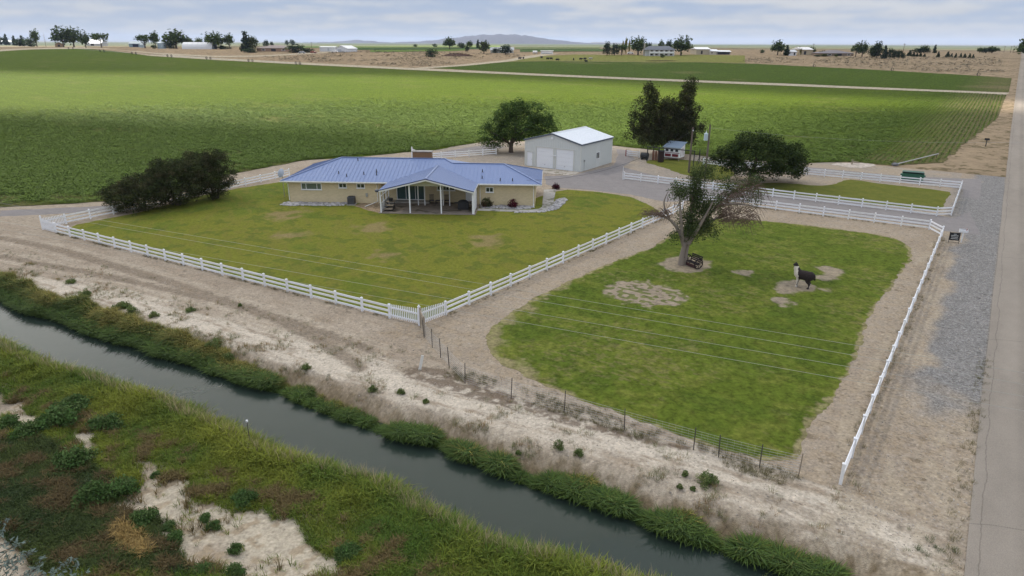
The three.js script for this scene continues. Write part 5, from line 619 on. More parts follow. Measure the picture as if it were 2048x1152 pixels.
{
  const R = rng(201), A = [], B = [], C = [], D = [];
  for (let i = 0; i < 190000; i++) {                                  // near bank
    const x = -72 + R() * 76, zn = zNear(x), q = 10.5 * Math.pow(R(), 0.85) - 0.35, z = zn + q; if (z > -2.5 || x > 0.5) continue;
    const D0 = Math.hypot(x, z); if (x < -40 && R() < 0.35) continue;
    const n = fbm(x * 0.5, z * 0.5, 3), m = fbm(x * 1.7 + 9, z * 1.7, 2);
    const jx = x + (vn(x * 1.3, z * 1.3) - 0.5) * 1.6 + (R() - 0.5) * 0.5, jz = z + (vn(x * 1.3 + 50, z * 1.3) - 0.5) * 1.4 + (R() - 0.5) * 0.5; if (inPoly(jx, jz, sandA) || inPoly(jx, jz, sandB) || inPoly(jx, jz, sandC)) { if (R() > 0.06 * sst(0.4, 0.6, n)) continue; }
    
    const y = gy(x, z) - 0.03, dk = inPoly(x, z, darkZone), dry = inPoly(x, z, dryTip), t = clamp(n * 1.6 - 0.35 + (R() - 0.5) * 0.5), w = R();
    let c = [lerp(0.075, 0.21, t), lerp(0.13, 0.225, t), lerp(0.018, 0.028, t)]; if (dk) c = m > 0.56 ? [0.12, 0.085, 0.036] : [lerp(0.04, 0.07, t), lerp(0.065, 0.09, t), 0.02]; if (dry) c = [0.34, 0.23, 0.08];
    if (!dk && q > 3 && m > 0.6) c = [0.17, 0.125, 0.05]; const f = 0.6 + 0.8 * R();
    const tall = sst(3.4, 0.2, q) * (0.7 + 0.6 * n), k = (dk ? 0.55 : lerp(0.5, 1.12, tall)) * (0.7 + 0.6 * R()) * lerp(0.7, 1.25, m);
    if (q < 1.6 && w < 0.13) C.push([x, y, z, 0.75 + 0.5 * R(), 0.34 * f, 0.28 * f, 0.15 * f]); else (w < 0.6 ? A : B).push([x, y, z, k, c[0] * f, c[1] * f, c[2] * f]);
  }
  for (let i = 0; i < 40000; i++) {                                   // far bank reeds, in clumps towards the right
    const x = -75 + R() * 74, zf = zFar(x), left = sst(-27, -40, x), wid = lerp(0.95, 1.9, left) + 0.6 * (vn(x * 0.7, 8) - 0.5), q = wid * R() - 0.5 - 0.15 * left, z = zf - q; if (x > -1) continue;
    const cl = 0.6 * vn(x * 0.9, 4) + 0.4 * vn(x * 2.1, 6), bm = lerp(sst(0.2, 0.62, cl), lerp(0.7, 1, cl), left), edge = (q + 0.5) / wid; if (R() > lerp(0.25 + 0.75 * bm, 0.1, sst(0.6, 1, edge))) continue;
    const t = R(), yel = sst(0.4, 0.95, edge + (R() - 0.5) * 0.6 + 0.5 * (vn(x * 0.5, 40) - 0.6)), f = 0.6 + 0.8 * R(), c = [lerp(lerp(0.045, 0.085, t), 0.26, yel), lerp(lerp(0.085, 0.13, t), 0.215, yel), lerp(0.022, 0.055, yel)];
    D.push([x, Math.max(gy(x, z), WATER - 0.1) - 0.03, z, (0.38 + 0.55 * bm) * (0.65 + 0.5 * R()) * lerp(1, 0.5, sst(0.5, 1, edge)) * lerp(0.88, 1.0, left), c[0] * f, c[1] * f, c[2] * f]);
  }
  scatter('bank_grass', 'tall yellow green grass on the near bank of the canal', 'grass', tuft(8, 0.66, 0.3, 0.019, 0.55, 1), A); scatter('bank_grass', 'finer mixed grass and weeds between the tall grass on the near bank', 'grass', tuft(9, 0.52, 0.4, 0.017, 0.9, 2), B); scatter('seed_grass', 'pale seeding grass stalks along the water of the near bank', 'grass', tuft(5, 1.0, 0.3, 0.009, 0.3, 3), C);
  scatter('canal_reeds', 'dense dark green reeds hanging over the far edge of the water', 'reeds', tuft(8, 0.98, 0.36, 0.03, 0.8, 4), D);
  { const S = [], pg = new THREE.DodecahedronGeometry(0.5, 0).scale(1, 0.6, 0.8); for (let i = 0; i < 16000; i++) { const road = R() < 0.4, x = road ? -2 + 4.1 * R() : -80 + 80 * R(), z = road ? -24 - 55 * R() : zFar(x) - 1 - 9 * R(); if ((z < -31 && !road) || inPoly(x, z, pastP)) continue; const c = (0.2 + 0.3 * R()), k = 0.03 + 0.09 * R() * R() * R(); S.push([x, gy(x, z) + k * 0.1, z, k, c, c * 0.88, c * 0.76]); } scatter('pebbles', 'loose pebbles strewn over the dirt road and the road shoulder', 'pebbles', pg, S, std([1, 1, 1], 0.9)); }
  // sparse tufts on the canal road and dry stems beside fences
  const E = []; for (let i = 0; i < 12000; i++) { const x = -85 + R() * 84, q = 0.8 + 6.5 * R() * R(), z = zFar(x) - q; if (fbm(x * 0.9, z * 0.9, 3) < 0.62 - 0.08 * R() + 0.06 * sst(-30, -10, x) || x > -1.5) continue; const f = 0.7 + 0.6 * R(); E.push([x, gy(x, z) - 0.02, z, 0.16 + 0.3 * R() * R(), (R() < 0.4 ? 0.24 : 0.13) * f, 0.15 * f, 0.05 * f]); }
  const strip = (a, b, n, w) => { for (let i = 0; i < n; i++) { const t = R(), x = lerp(a[0], b[0], t) + (R() - 0.5) * w, z = lerp(a[1], b[1], t) + (R() - 0.5) * w; if (fbm(x, z, 2) < 0.45) continue; const f = 0.7 + 0.6 * R(); E.push([x, 0, z, 0.12 + 0.16 * R(), 0.13 * f, 0.115 * f, 0.04 * f]); } };
  strip(aW, aE, 900, 0.5); strip(bS, bN, 700, 0.6); strip([-22.5, -25.6], [-4, -26.6], 1600, 1.3); strip([-2.4, -75], [-2.4, -28], 500, 0.8); strip([-3.7, -77.8], [-21, -77.2], 400, 0.6); strip([1.7, -24], [2.1, -46], 260, 0.7);
  for (let i = 0; i < 260; i++) { const x = 0.2 + 1.8 * R(), z = -24.2 - 1.8 * R(); if (vn(x * 3, z * 3) < 0.62) continue; E.push([x, 0, z, 0.1 + 0.14 * R(), 0.06, 0.1, 0.025]); }
  scatter('scrub_tufts', 'sparse low tufts scattered on the dirt road and along the fences', 'grass', tuft(9, 0.8, 0.7, 0.02, 0.8, 5), E);
}
function plant(n, r, h, s, seed) { const R = rng(seed), L = []; for (let i = 0; i < n; i++) { const a = R() * 6.283, q = r * Math.sqrt(R()); L.push([Math.cos(a) * q, h * (0.35 + 0.65 * R()), Math.sin(a) * q, s * (0.7 + 0.6 * R()), 1, 1, 1]); } const g = leaves(L, { seed, up: 1.5, aspect: 0.75 }); g.deleteAttribute('color'); return g; }
{
  const R = rng(301), A = [], Bq = [], poly = [...cropNear, ...[...cropFar].reverse()], d = bareCrop;
  const col = (x, z) => { const n = fbm(x * 0.02, z * 0.02, 4), f = 0.7 + 0.6 * R(); return [lerp(0.09, 0.115, n) * f, lerp(0.142, 0.17, n) * f, 0.018 * f]; };
  let guard = 0; while (A.length < 150000 && guard++ < 900000) {      // closed canopy, thinning with distance
    const th = lerp(-0.2, 1.6, R()), rr = lerp(76, 235, R()), x = -Math.sin(th) * rr, z = -Math.cos(th) * rr; if (x > -15 - 6 * R() || !inPoly(x, z, poly)) continue; const e = edgeDist(x, z, cropNear.concat([[-160, -300]]).slice(0, -1)); if (e < 3 && R() > e / 3) continue; if (R() < d(x, z) * 0.92 || R() < sst(115, 232, rr)) continue; const c = col(x, z); A.push([x, gy(x, z) + 0.04, z, (0.75 + 0.6 * R()) , ...c]);
  }
  for (let x = -30; x < 0.6; x += 0.82) for (let z = -100; z > -300; z -= 0.42) { if (x < -16 && R() < (-16 - x) / 14) continue; const X = x + (R() - 0.5) * 0.16, Z = z + (R() - 0.5) * 0.2; if (!inPoly(X, Z, poly)) continue; if (R() < 0.1 + 0.35 * sst(-6, 1, X) * sst(0.4, 0.6, fbm(X * 0.2, Z * 0.1, 3))) continue; const c = col(X, Z); Bq.push([X, gy(X, Z) + 0.04, Z, 0.62 + 0.35 * R(), ...c]); }
  const im = scatter('bean_crop', 'dense leafy green crop filling the field behind the house', 'crop', plant(22, 0.42, 0.24, 0.066, 7), A, M.blade); const im2 = scatter('row_crop', 'green crop growing in separate rows beside the road', 'crop', plant(14, 0.3, 0.28, 0.085, 8), Bq, M.blade);
}

// ---------- llama and cattle ----------
function blob(bones, k, res, lo, hi, colf, bump) {                    // smooth union of tapered capsules, meshed
  const mc = new MarchingCubes(res, new THREE.MeshBasicMaterial(), false, false, 90000), S = Math.max(hi[0] - lo[0], hi[1] - lo[1], hi[2] - lo[2]) * 0.55, c = [0, 1, 2].map((i) => (lo[i] + hi[i]) / 2), f = mc.field, sz = mc.size;
  const sd = (x, y, z) => { let s = 0; for (const [a, b, r0, r1] of bones) { const dx = b[0] - a[0], dy = b[1] - a[1], dz = b[2] - a[2], t = clamp(((x - a[0]) * dx + (y - a[1]) * dy + (z - a[2]) * dz) / (dx * dx + dy * dy + dz * dz + 1e-9)); s += Math.exp(-k * (Math.hypot(x - a[0] - dx * t, y - a[1] - dy * t, z - a[2] - dz * t) - lerp(r0, r1, t))); } return -Math.log(s + 1e-30) / k; };
  for (let q = 0; q < sz; q++) for (let j = 0; j < sz; j++) for (let i = 0; i < sz; i++) { const x = c[0] + (i - mc.halfsize) / mc.halfsize * S, y = c[1] + (j - mc.halfsize) / mc.halfsize * S, z = c[2] + (q - mc.halfsize) / mc.halfsize * S; f[i + j * sz + q * mc.size2] = -(sd(x, y, z) + (bump ? bump * (fbm(x * 18 + 9, y * 18 + z * 14, 2) - 0.5) : 0)); }
  mc.isolation = 0; mc.update(); const n = mc.count, P = new Float32Array(n * 3), N = new Float32Array(n * 3), C = new Float32Array(n * 3);
  for (let i = 0; i < n; i++) { const x = c[0] + mc.positionArray[i * 3] * S, y = c[1] + mc.positionArray[i * 3 + 1] * S, z = c[2] + mc.positionArray[i * 3 + 2] * S; P.set([x, y, z], i * 3); N.set([mc.normalArray[i * 3], mc.normalArray[i * 3 + 1], mc.normalArray[i * 3 + 2]], i * 3); C.set(colf(x, y, z), i * 3); }
  const g = new THREE.BufferGeometry(); g.setAttribute('position', new THREE.BufferAttribute(P, 3)); g.setAttribute('color', new THREE.BufferAttribute(C, 3)); const w = mergeVertices(g, 1e-4); w.computeVertexNormals(); return w;
}
{
  const bones = [[[-0.46, 1.02, 0], [0.34, 1.06, 0], 0.33, 0.3], [[-0.4, 0.86, 0], [0.2, 0.9, 0], 0.26, 0.24], [[0.36, 1.0, 0], [0.62, 1.66, 0.02], 0.25, 0.13], [[0.46, 1.05, 0], [0.58, 1.42, 0], 0.22, 0.17], [[0.62, 1.72, 0.03], [0.74, 1.69, 0.1], 0.105, 0.08], [[0.74, 1.68, 0.1], [0.84, 1.64, 0.17], 0.07, 0.05], [[0.57, 1.78, -0.03], [0.58, 1.93, -0.05], 0.035, 0.012], [[0.66, 1.78, -0.08 + 0.12], [0.68, 1.93, 0.08], 0.035, 0.012], [[-0.72, 1.1, 0], [-0.84, 0.78, 0], 0.1, 0.06]];
  for (const s of [-1, 1]) { bones.push([[0.34, 0.85, s * 0.13], [0.36, 0.45, s * 0.13], 0.13, 0.065], [[0.36, 0.45, s * 0.13], [0.36, 0.06, s * 0.13], 0.06, 0.045], [[0.36, 0.05, s * 0.13], [0.43, 0.04, s * 0.13], 0.05, 0.035], [[-0.46, 0.85, s * 0.14], [-0.36, 0.62, s * 0.14], 0.2, 0.12], [[-0.36, 0.6, s * 0.14], [-0.52, 0.38, s * 0.14], 0.1, 0.06], [[-0.52, 0.38, s * 0.14], [-0.48, 0.06, s * 0.14], 0.055, 0.042], [[-0.48, 0.05, s * 0.14], [-0.41, 0.04, s * 0.14], 0.05, 0.035]); }
  const l = thing('llama', 'white-necked llama with a dark brown woolly body standing on the bare patch', 'llama', [-9.85, 0.006, -52.15], 3.15);
  mesh('body', blob(bones, 26, 84, [-0.95, 0, -0.4], [0.95, 2, 0.4], (x, y, z) => { const n = vn(x * 9, y * 9 + z * 5) * 0.12; if (y > 1.6 && (y > 1.63 || x > 0.7)) return [0.018, 0.014, 0.014]; if (x > 0.27 + n + (y < 0.9 ? 0 : (y - 1) * 0.2)) return [0.6, 0.53, 0.44]; if (y < 0.36 + n && z > 0) return [0.52, 0.47, 0.4]; if (y < 0.34) return [0.05, 0.035, 0.03]; return [0.02 + n * 0.05, 0.013 + n * 0.03, 0.012 + n * 0.02]; }, 0.05), new THREE.MeshStandardMaterial({ vertexColors: true, roughness: 1 }), l);
}
{
  const bn = [[[-0.75, 1.02, 0], [0.6, 1.02, 0], 0.4, 0.38], [[-0.3, 0.85, 0], [0.3, 0.85, 0], 0.36, 0.34], [[0.7, 1.1, 0], [1.15, 1.05, 0], 0.24, 0.18], [[1.15, 1.05, 0], [1.42, 0.88, 0], 0.15, 0.09], [[-1.08, 1.2, 0], [-1.16, 0.5, 0], 0.05, 0.04]]; for (const s of [-1, 1]) bn.push([[0.52, 0.8, s * 0.2], [0.52, 0.05, s * 0.2], 0.14, 0.06], [[-0.72, 0.85, s * 0.2], [-0.8, 0.45, s * 0.2], 0.2, 0.09], [[-0.8, 0.45, s * 0.2], [-0.74, 0.05, s * 0.2], 0.08, 0.06]);
  const g = blob(bn, 22, 44, [-1.25, 0, -0.45], [1.5, 1.5, 0.45], () => [0.012, 0.011, 0.012], 0), mt = new THREE.MeshStandardMaterial({ vertexColors: true, roughness: 0.9 });
  const list = [[-251.73, -361.84, 0.3, 'black cow nearest the farm track in the meadow'], [-251.58, -365.46, 1.9, 'black cow just right of the cow nearest the farm track'], [-247.37, -379.63, 2.8, 'lone black cow below the white trailer'], [-236.54, -370.42, 0.2, 'left of two black cows standing close together'], [-235.07, -371.56, 3.3, 'right of two black cows standing close together'], [-224.98, -362.96, 0.6, 'black cow at the crop edge right of the close pair'], [-219.84, -373.14, 2.2, 'small black cow alone in mid meadow'], [-217.45, -378.11, 0.1, 'black cow left of the pale grey cow'], [-216.78, -381.86, 1.2, 'black cow beside the pale grey cow'], [-203.91, -360.49, 3.0, 'black cow nearest the crop field']];
  for (const [x, z, a, l] of list) { const c = thing('cow', l, 'cow', [x, gy(x, z) + 0.05, z], a, 'cattle in the meadow'); mesh('body', g, mt, c); }
  const gc = blob(bn, 22, 44, [-1.25, 0, -0.45], [1.5, 1.5, 0.45], () => [0.36, 0.34, 0.33], 0), c = thing('cow', 'pale grey cow among the black cows', 'cow', [-215.35, 7.91, -386.2], 0.3, 'cattle in the meadow'); mesh('body', gc, mt, c);
}

// ---------- far farms ----------
function farTreeProto(seed, L, cols, o = {}) { const q = { per: o.per || 16, clump: (o.clump || 0.17) * 1.2, leaf: o.leaf || 0.062, cols, seed, up: 0.3, floor: o.floor ?? 0.12, flatten: 0.85 }; return [merge(o.limbs || [tube([[0, -0.03, 0], [0.01, 0.2, 0], [0, 0.6, 0]], [0.045, 0.035, 0.015], 6), tube([[0, 0.2, 0], [0.12, 0.4, 0.05], [0.22, 0.6, 0]], [0.025, 0.018, 0.008], 5), tube([[0, 0.22, 0], [-0.13, 0.42, -0.04], [-0.22, 0.6, 0]], [0.025, 0.018, 0.008], 5)]), leaves(lobes(L, rng(seed), q), q)]; }
const FG = [[0.07, 0.105, 0.028], [0.085, 0.12, 0.032], [0.058, 0.09, 0.026]], FD = [[0.04, 0.064, 0.028], [0.05, 0.072, 0.03], [0.034, 0.056, 0.026]], FY = [[0.09, 0.105, 0.03], [0.075, 0.1, 0.028]], FB = [[0.028, 0.048, 0.036], [0.035, 0.055, 0.04]];
const KIND = {                                                        // unit trees: 1 m tall, about 1 m wide
  round: farTreeProto(1, [[0, 0.62, 0, 0.4, 0.34, 0.4, 34], [-0.2, 0.5, 0.1, 0.25, 0.22, 0.25, 12], [0.22, 0.52, 0, 0.25, 0.2, 0.25, 12]], FG),
  loose: farTreeProto(2, [[0, 0.7, 0, 0.3, 0.26, 0.3, 20], [0.24, 0.5, 0, 0.22, 0.2, 0.22, 12], [-0.24, 0.55, 0, 0.22, 0.24, 0.22, 12]], FG, { clump: 0.13 }),
  umbrella: farTreeProto(3, [[0, 0.72, 0, 0.44, 0.22, 0.44, 34]], FG, { floor: 0.35 }),
  dark: farTreeProto(4, [[0, 0.5, 0, 0.42, 0.44, 0.42, 44]], FD, { floor: 0.05 }),
  bush: farTreeProto(5, [[0, 0.45, 0, 0.46, 0.42, 0.46, 44]], FD.concat([FG[0]]), { floor: 0.02 }),
  yellow: farTreeProto(6, [[0, 0.52, 0, 0.4, 0.42, 0.4, 40]], FY, { floor: 0.05 }),
  spruce: farTreeProto(7, Array.from({ length: 9 }, (_, k) => [0, 0.08 + k * 0.1, 0, 0.46 * (1 - k / 9.3), 0.06, 0.46 * (1 - k / 9.3), Math.round(11 * (1 - k / 10))]), FB.concat(FD), { clump: 0.1, limbs: [tube([[0, -0.03, 0], [0, 0.5, 0], [0, 0.95, 0]], [0.04, 0.025, 0.008], 5)], floor: 0.03 }),
  poplar: farTreeProto(8, [[0, 0.5, 0, 0.3, 0.48, 0.3, 44]], [[0.26, 0.22, 0.05], [0.22, 0.2, 0.045]], { clump: 0.12, floor: 0.02 }),
};
const spin = rng(91);
function far(kind, x, z, w, h, label, group) { const t = thing(kind === 'bush' ? 'bush' : kind === 'spruce' ? 'spruce' : kind === 'poplar' ? 'poplar' : 'tree', label, kind === 'bush' ? 'bush' : 'tree', [x, gy(x, z), z], spin() * 6.28, group); mesh('trunk', KIND[kind][0], M.bark, t); mesh('crown', KIND[kind][1], M.leaf, t); t.scale.set(w * 1.16, h * 1.05, w * 1.16); return t; }
[['dark', -1201.02, -410.78, 15.9, 10.9, 'dark tree cut by the left edge of the picture'], ['spruce', -1201.08, -418.3, 8.74, 15.3, 'pointed spruce above the grey shed at the left edge'], ['spruce', -1067.26, -380.57, 7.17, 12.4, 'second pointed spruce from the left edge'], ['spruce', -958.7, -349.97, 8.27, 11.8, 'broad spruce behind the white trailer at the left'], ['dark', -959.45, -346.11, 7.06, 8.24, 'dark tree between two spruces at the far left'], ['bush', -868.87, -324.65, 11.9, 9.71, 'rounded bush left of the loose tall tree'], ['loose', -867.43, -329.86, 10.8, 16.8, 'loose tall tree left of the bare dead tree'],
 ['round', -786.56, -322.84, 16.2, 18.2, 'left half of the big twin tree above the tan cabin'], ['round', -783.6, -331.4, 16.3, 17.8, 'right half of the big twin tree above the tan cabin'], ['round', -663.65, -290.19, 8.3, 12.7, 'small dark round tree beside the track at the field crest'], ['umbrella', -712.42, -325.44, 13.3, 12.9, 'umbrella-shaped tree beside the grey roofed barn'],
 ['umbrella', -644.37, -331.77, 11.8, 11.3, 'umbrella-shaped tree left of the grain bin'], ['loose', -640.62, -339.86, 9.11, 13.7, 'upright tree just left of the grain bin'], ['bush', -594.97, -313.87, 4.22, 3.38, 'small bush at the foot of the grain bin'], ['round', -587.12, -329.17, 18, 14.1, 'largest tree, right of the grain bin'], ['bush', -589.06, -325.39, 10.2, 5.97, 'dark bush behind the grain bin'], ['loose', -747.93, -434.51, 8.85, 9.96, 'small tree rising behind the white arched barn'], ['round', -919.93, -549.17, 11, 10.3, 'round tree top behind the white arched barn'], ['round', -536.67, -334.43, 14.8, 12.3, 'broad tree right of the white arched barn'], ['loose', -575.4, -351.99, 6.98, 10.5, 'thin tree at the right end of the white arched barn'], ['loose', -531.28, -343.67, 9.1, 11.6, 'loose tree left of the dark spruce'], ['bush', -533.61, -339.7, 10.7, 2.47, 'low hedge between the broad tree and the spruce'], ['bush', -534.57, -338.05, 3.29, 3.7, 'small dark bush under the broad tree'],
 ['spruce', -458.53, -309.67, 9.48, 13.9, 'tall dark spruce left of the brown ranch house'], ['yellow', -455.98, -313.32, 8.78, 11, 'yellow green tree leaning on the tall dark spruce'], ['bush', -440.5, -300.98, 9.87, 3.17, 'grey green bush under the spruce'], ['dark', -720.47, -513.88, 7.05, 7.64, 'dark tree behind the brown ranch house'], ['dark', -718.38, -519.92, 4.72, 5.9, 'small dark tree behind the brown ranch house'], ['dark', -1204.5, -907.69, 9.08, 9.08, 'blue grey far tree right of the brown ranch house'], ['dark', -1204.59, -921.11, 11.2, 10.2, 'far tree above the big dark bush'], ['bush', -422.37, -325.34, 12.9, 6.11, 'big dark bush at the right end of the brown ranch house'], ['bush', -417.06, -332.14, 7.22, 3.25, 'low bush right of the big dark bush'],
 ['bush', -312.14, -347.2, 7.2, 5.56, 'lone grey green bush in the dry field'], ['round', -434.38, -508.63, 9.84, 9.84, 'round tree at the far farm left of the hill'], ['bush', -656.4, -699.09, 5.34, 4, 'small far bush in the green strip'], ['bush', -646.7, -727.12, 6.11, 4.76, 'far dark bush left of the round tree'], ['dark', -466.18, -564.78, 8.21, 5.65, 'dark far tree behind the brush pile'], ['loose', -424.56, -526.23, 6.64, 7.12, 'loose tree behind the brush pile'], ['dark', -346.05, -425.79, 3.08, 4.63, 'small dark tree at the end of the brush pile'], ['spruce', -502.34, -638.07, 5.13, 9.12, 'dark spruce in front of the blue hill'], ['spruce', -498.02, -647.4, 4.01, 9.18, 'thin dark spruce in front of the blue hill'], ['yellow', -318.47, -411.53, 8.79, 8.79, 'yellow green tree in front of the grey roofed farmhouse'], ['bush', -317.7, -424.56, 4.48, 4.11, 'bush at the left wall of the grey roofed farmhouse'], ['dark', -296.79, -408.49, 8.54, 6.41, 'dark round tree at the right end of the grey roofed farmhouse'],
 ['dark', -232.29, -439.74, 5.91, 8.69, 'leftmost dark tree by the balcony house'], ['dark', -228.04, -442.76, 5.56, 7.65, 'second dark tree by the balcony house'], ['umbrella', -227.55, -452.45, 7.06, 7.06, 'third dark tree by the balcony house'], ['poplar', -234.55, -467.88, 1.82, 9.47, 'leftmost of the three yellow poplars'], ['poplar', -232.77, -469.14, 2.55, 11.3, 'tallest of the three yellow poplars'], ['poplar', -230.68, -470.61, 1.82, 10.2, 'rightmost of the three yellow poplars'], ['round', -217.99, -459.05, 12.7, 11.3, 'large tree at the left end of the balcony house'], ['dark', -231.2, -506.91, 4.62, 6.93, 'tree behind the left end of the balcony house roof'], ['loose', -229, -523.43, 4.33, 8.66, 'pale tree behind the balcony house roof'], ['dark', -214.81, -504.96, 6.04, 9.06, 'dark tree behind the right end of the balcony house roof'], ['round', -189.83, -468.19, 12.5, 11.8, 'large tree at the right end of the balcony house'], ['bush', -189.25, -435.65, 2.95, 2.3, 'dark bush on the lawn of the balcony house'],
 ['bush', -156.29, -542.28, 3.37, 2.62, 'far bush left of the right-hand farm'], ['round', -135.91, -508.88, 9.04, 9.04, 'leafy tree at the left end of the right-hand farm'], ['spruce', -128.48, -503.55, 4.78, 6.83, 'spruce beside the small white house'], ['poplar', -122.39, -516.09, 1.73, 4.5, 'thin narrow tree right of the small white house'], ['round', -118.3, -528.27, 5.63, 4.92, 'round tree in front of the tan barn'], ['bush', -107.41, -514.4, 5.43, 3.39, 'dark bush at the left end of the dark roofed ranch house'], ['bush', -107.15, -497.35, 3.96, 1.32, 'low yellow bush in front of the tan barn'], ['yellow', -95.38, -495.16, 2.91, 1.94, 'yellow shrub in front of the dark roofed ranch house'], ['yellow', -103.51, -499.15, 6.58, 1.65, 'low yellow hedge in front of the dark roofed ranch house'], ['loose', -84.72, -500.2, 5.8, 8.38, 'thin leafed tree at the right end of the dark roofed ranch house'], ['round', -81.18, -501.84, 5.79, 9.01, 'full tree beside the thin leafed tree'], ['dark', -73.31, -490.61, 5.62, 6.87, 'first of the dark windbreak trees'], ['dark', -71.21, -491.55, 6.86, 9.35, 'tallest of the dark windbreak trees'], ['spruce', -66.33, -486.79, 4.3, 7.68, 'dark spruce in the windbreak'], ['dark', -63.23, -488.14, 4.29, 5.83, 'fourth of the dark windbreak trees'], ['dark', -60.9, -489.15, 3.67, 4.9, 'fifth of the dark windbreak trees'], ['dark', -58.59, -490.15, 3.98, 4.89, 'sixth of the dark windbreak trees'], ['dark', -56.53, -491.04, 2.75, 3.06, 'last low tree of the dark windbreak'],
 ['dark', -58.65, -599.06, 13.2, 3.31, 'long low far grove right of the windbreak'], ['round', -56.23, -600.51, 6.61, 5.14, 'taller part of the far grove'], ['spruce', -49.9, -604.37, 3.3, 5.87, 'pointed spruce at the end of the far grove'], ['round', -22.95, -622.13, 4.39, 3.66, 'far tree left of the second grove'], ['dark', -19.07, -624.97, 8.06, 3.66, 'left part of the second far grove'], ['round', -15.5, -627.69, 8.06, 4.4, 'right part of the second far grove']].forEach((a) => far(...a, a[0] === 'bush' ? 'bushes of the far farms' : 'trees of the far farms'));
[[-57.44, -529.01, 3.93, 3.6, 'first'], [-54.34, -521.84, 2.58, 2.58, 'second'], [-52.46, -522.66, 2.25, 2.25, 'third'], [-50.57, -523.47, 2.25, 2.57, 'fourth'], [-48.04, -520.47, 2.23, 1.91, 'fifth'], [-40.23, -515.89, 2.5, 3.44, 'sixth'], [-35.29, -517.93, 3.12, 3.43, 'seventh'], [-33.22, -518.77, 1.87, 2.49, 'eighth'], [-30.9, -515.92, 1.86, 2.78, 'ninth'], [-28.34, -516.95, 1.85, 2.78, 'tenth'], [-26.08, -514.14, 2.45, 2.45, 'eleventh'], [-23.36, -511.59, 2.13, 2.73, 'twelfth'], [-21.43, -508.81, 1.81, 2.41, 'thirteenth']].forEach(([x, z, w, h, l]) => far('spruce', x, z, w, h, l + ' young conifer from the left in the windbreak row', 'young conifers in a row'));
far('round', 4.5, -508.39, 9.88, 11.6, 'leafy tree cut by the right edge beyond the road');
{ const [x, z, w, h] = [-791.4, -308.85, 4.49, 13.5], t = thing('dead_tree', 'thin bare dead tree on the left horizon', 'tree', [x, gy(x, z), z]); mesh('trunk', tube([[0, 0, 0], [0.1, h * 0.5, 0], [0, h, 0]], [0.2, 0.14, 0.03]), M.greyBark, t); for (let i = 0; i < 9; i++) { const y = h * (0.3 + 0.07 * i), a = i * 2.4; mesh('branch', bar([0.05, y, 0], [Math.cos(a) * w * 0.4, y + h * 0.14, Math.sin(a) * w * 0.4], 0.07, 0.02, 5), M.greyBark, t); } }
// farm buildings: base pixel centre gives place, width w along the picture, height h
const TURN = 35.4 * Math.PI / 180;                                     // front faces the camera side
function barn(name, label, cat, x, z, w, h, o) {
  const b = thing(name, label, cat, [x, gy(x, z), z], TURN + (o.turn || 0)), d = o.d || w * 0.5, e = h * (o.eave ?? 0.65), wall = std(o.wall, 0.8), roof = std(o.roof, 0.6);
  if (o.gable) { mesh('wall', new THREE.ExtrudeGeometry(new THREE.Shape([[-w / 2, -0.6], [w / 2, -0.6], [w / 2, e], [0, h], [-w / 2, e]].map((q) => new THREE.Vector2(...q))), { depth: d, bevelEnabled: false }).translate(0, 0, -d), wall, b); for (const s of [-1, 1]) mesh('roof', beam([0, h + 0.1, -d / 2], [s * (w / 2 + 0.4), e - (h - e) * 0.8 / w + 0.1, -d / 2], d + 0.8, 0.15), roof, b); }
  else { mesh('wall', box(w, e + 0.6, d, 0, e / 2 - 0.3, -d / 2), wall, b); const k = w / 2 + 0.5, r = w / 2 - (o.hip ? d / 2 : -0.5), y0 = e - 0.05; mesh('roof', polyGeo([[[-k, y0, 0.6], [k, y0, 0.6], [r, h, -d / 2], [-r, h, -d / 2]], [[k, y0, -d - 0.6], [-k, y0, -d - 0.6], [-r, h, -d / 2], [r, h, -d / 2]], [[k, y0, 0.6], [k, y0, -d - 0.6], [r, h, -d / 2]], [[-k, y0, -d - 0.6], [-k, y0, 0.6], [-r, h, -d / 2]]]), roof, b); }
  for (const [fx, fy, fw, fh, dark] of o.holes || []) { const n = mesh(dark ? 'door' : 'window', box(fw * w, fh * e, 0.12, (fx - 0.5) * w, fy * e, 0.03), dark ? std(Array.isArray(dark) ? dark : [0.04, 0.04, 0.045], 0.8) : M.white, b); if (!dark) mesh('pane', box(fw * w * 0.8, fh * e * 0.75, 0.1, (fx - 0.5) * w, fy * e, 0.09), M.glass, n); }
  return b;
}
barn('low_shed', 'long grey low shed at the far left edge', 'shed', -1371.15, -473.4, 24.9, 6.63, { wall: [0.4, 0.42, 0.45], roof: [0.3, 0.33, 0.38], d: 12, holes: [[0.7, 0.45, 0.25, 0.6, 1]] });
barn('white_trailer', 'short white trailer by the spruces at the far left', 'trailer', -958.89, -349, 10, 3.54, { wall: [0.7, 0.7, 0.7], roof: [0.75, 0.75, 0.75], eave: 0.9, d: 4, holes: [[0.3, 0.6, 0.15, 0.3]] });
barn('tan_cabin', 'small tan gabled cabin below the big twin tree', 'cabin', -787.82, -319.21, 6.55, 4.53, { wall: [0.42, 0.3, 0.19], roof: [0.12, 0.1, 0.09], gable: 1, d: 6, turn: 0.5, holes: [[0.5, 0.45, 0.3, 0.6, 1]] });
barn('grey_barn', 'grey roofed barn partly hidden by the umbrella-shaped tree', 'barn', -944.51, -422.87, 18.8, 8.14, { wall: [0.5, 0.5, 0.5], roof: [0.42, 0.45, 0.52], d: 14, eave: 0.4, holes: [[0.4, 0.5, 0.2, 0.7, 1]] });
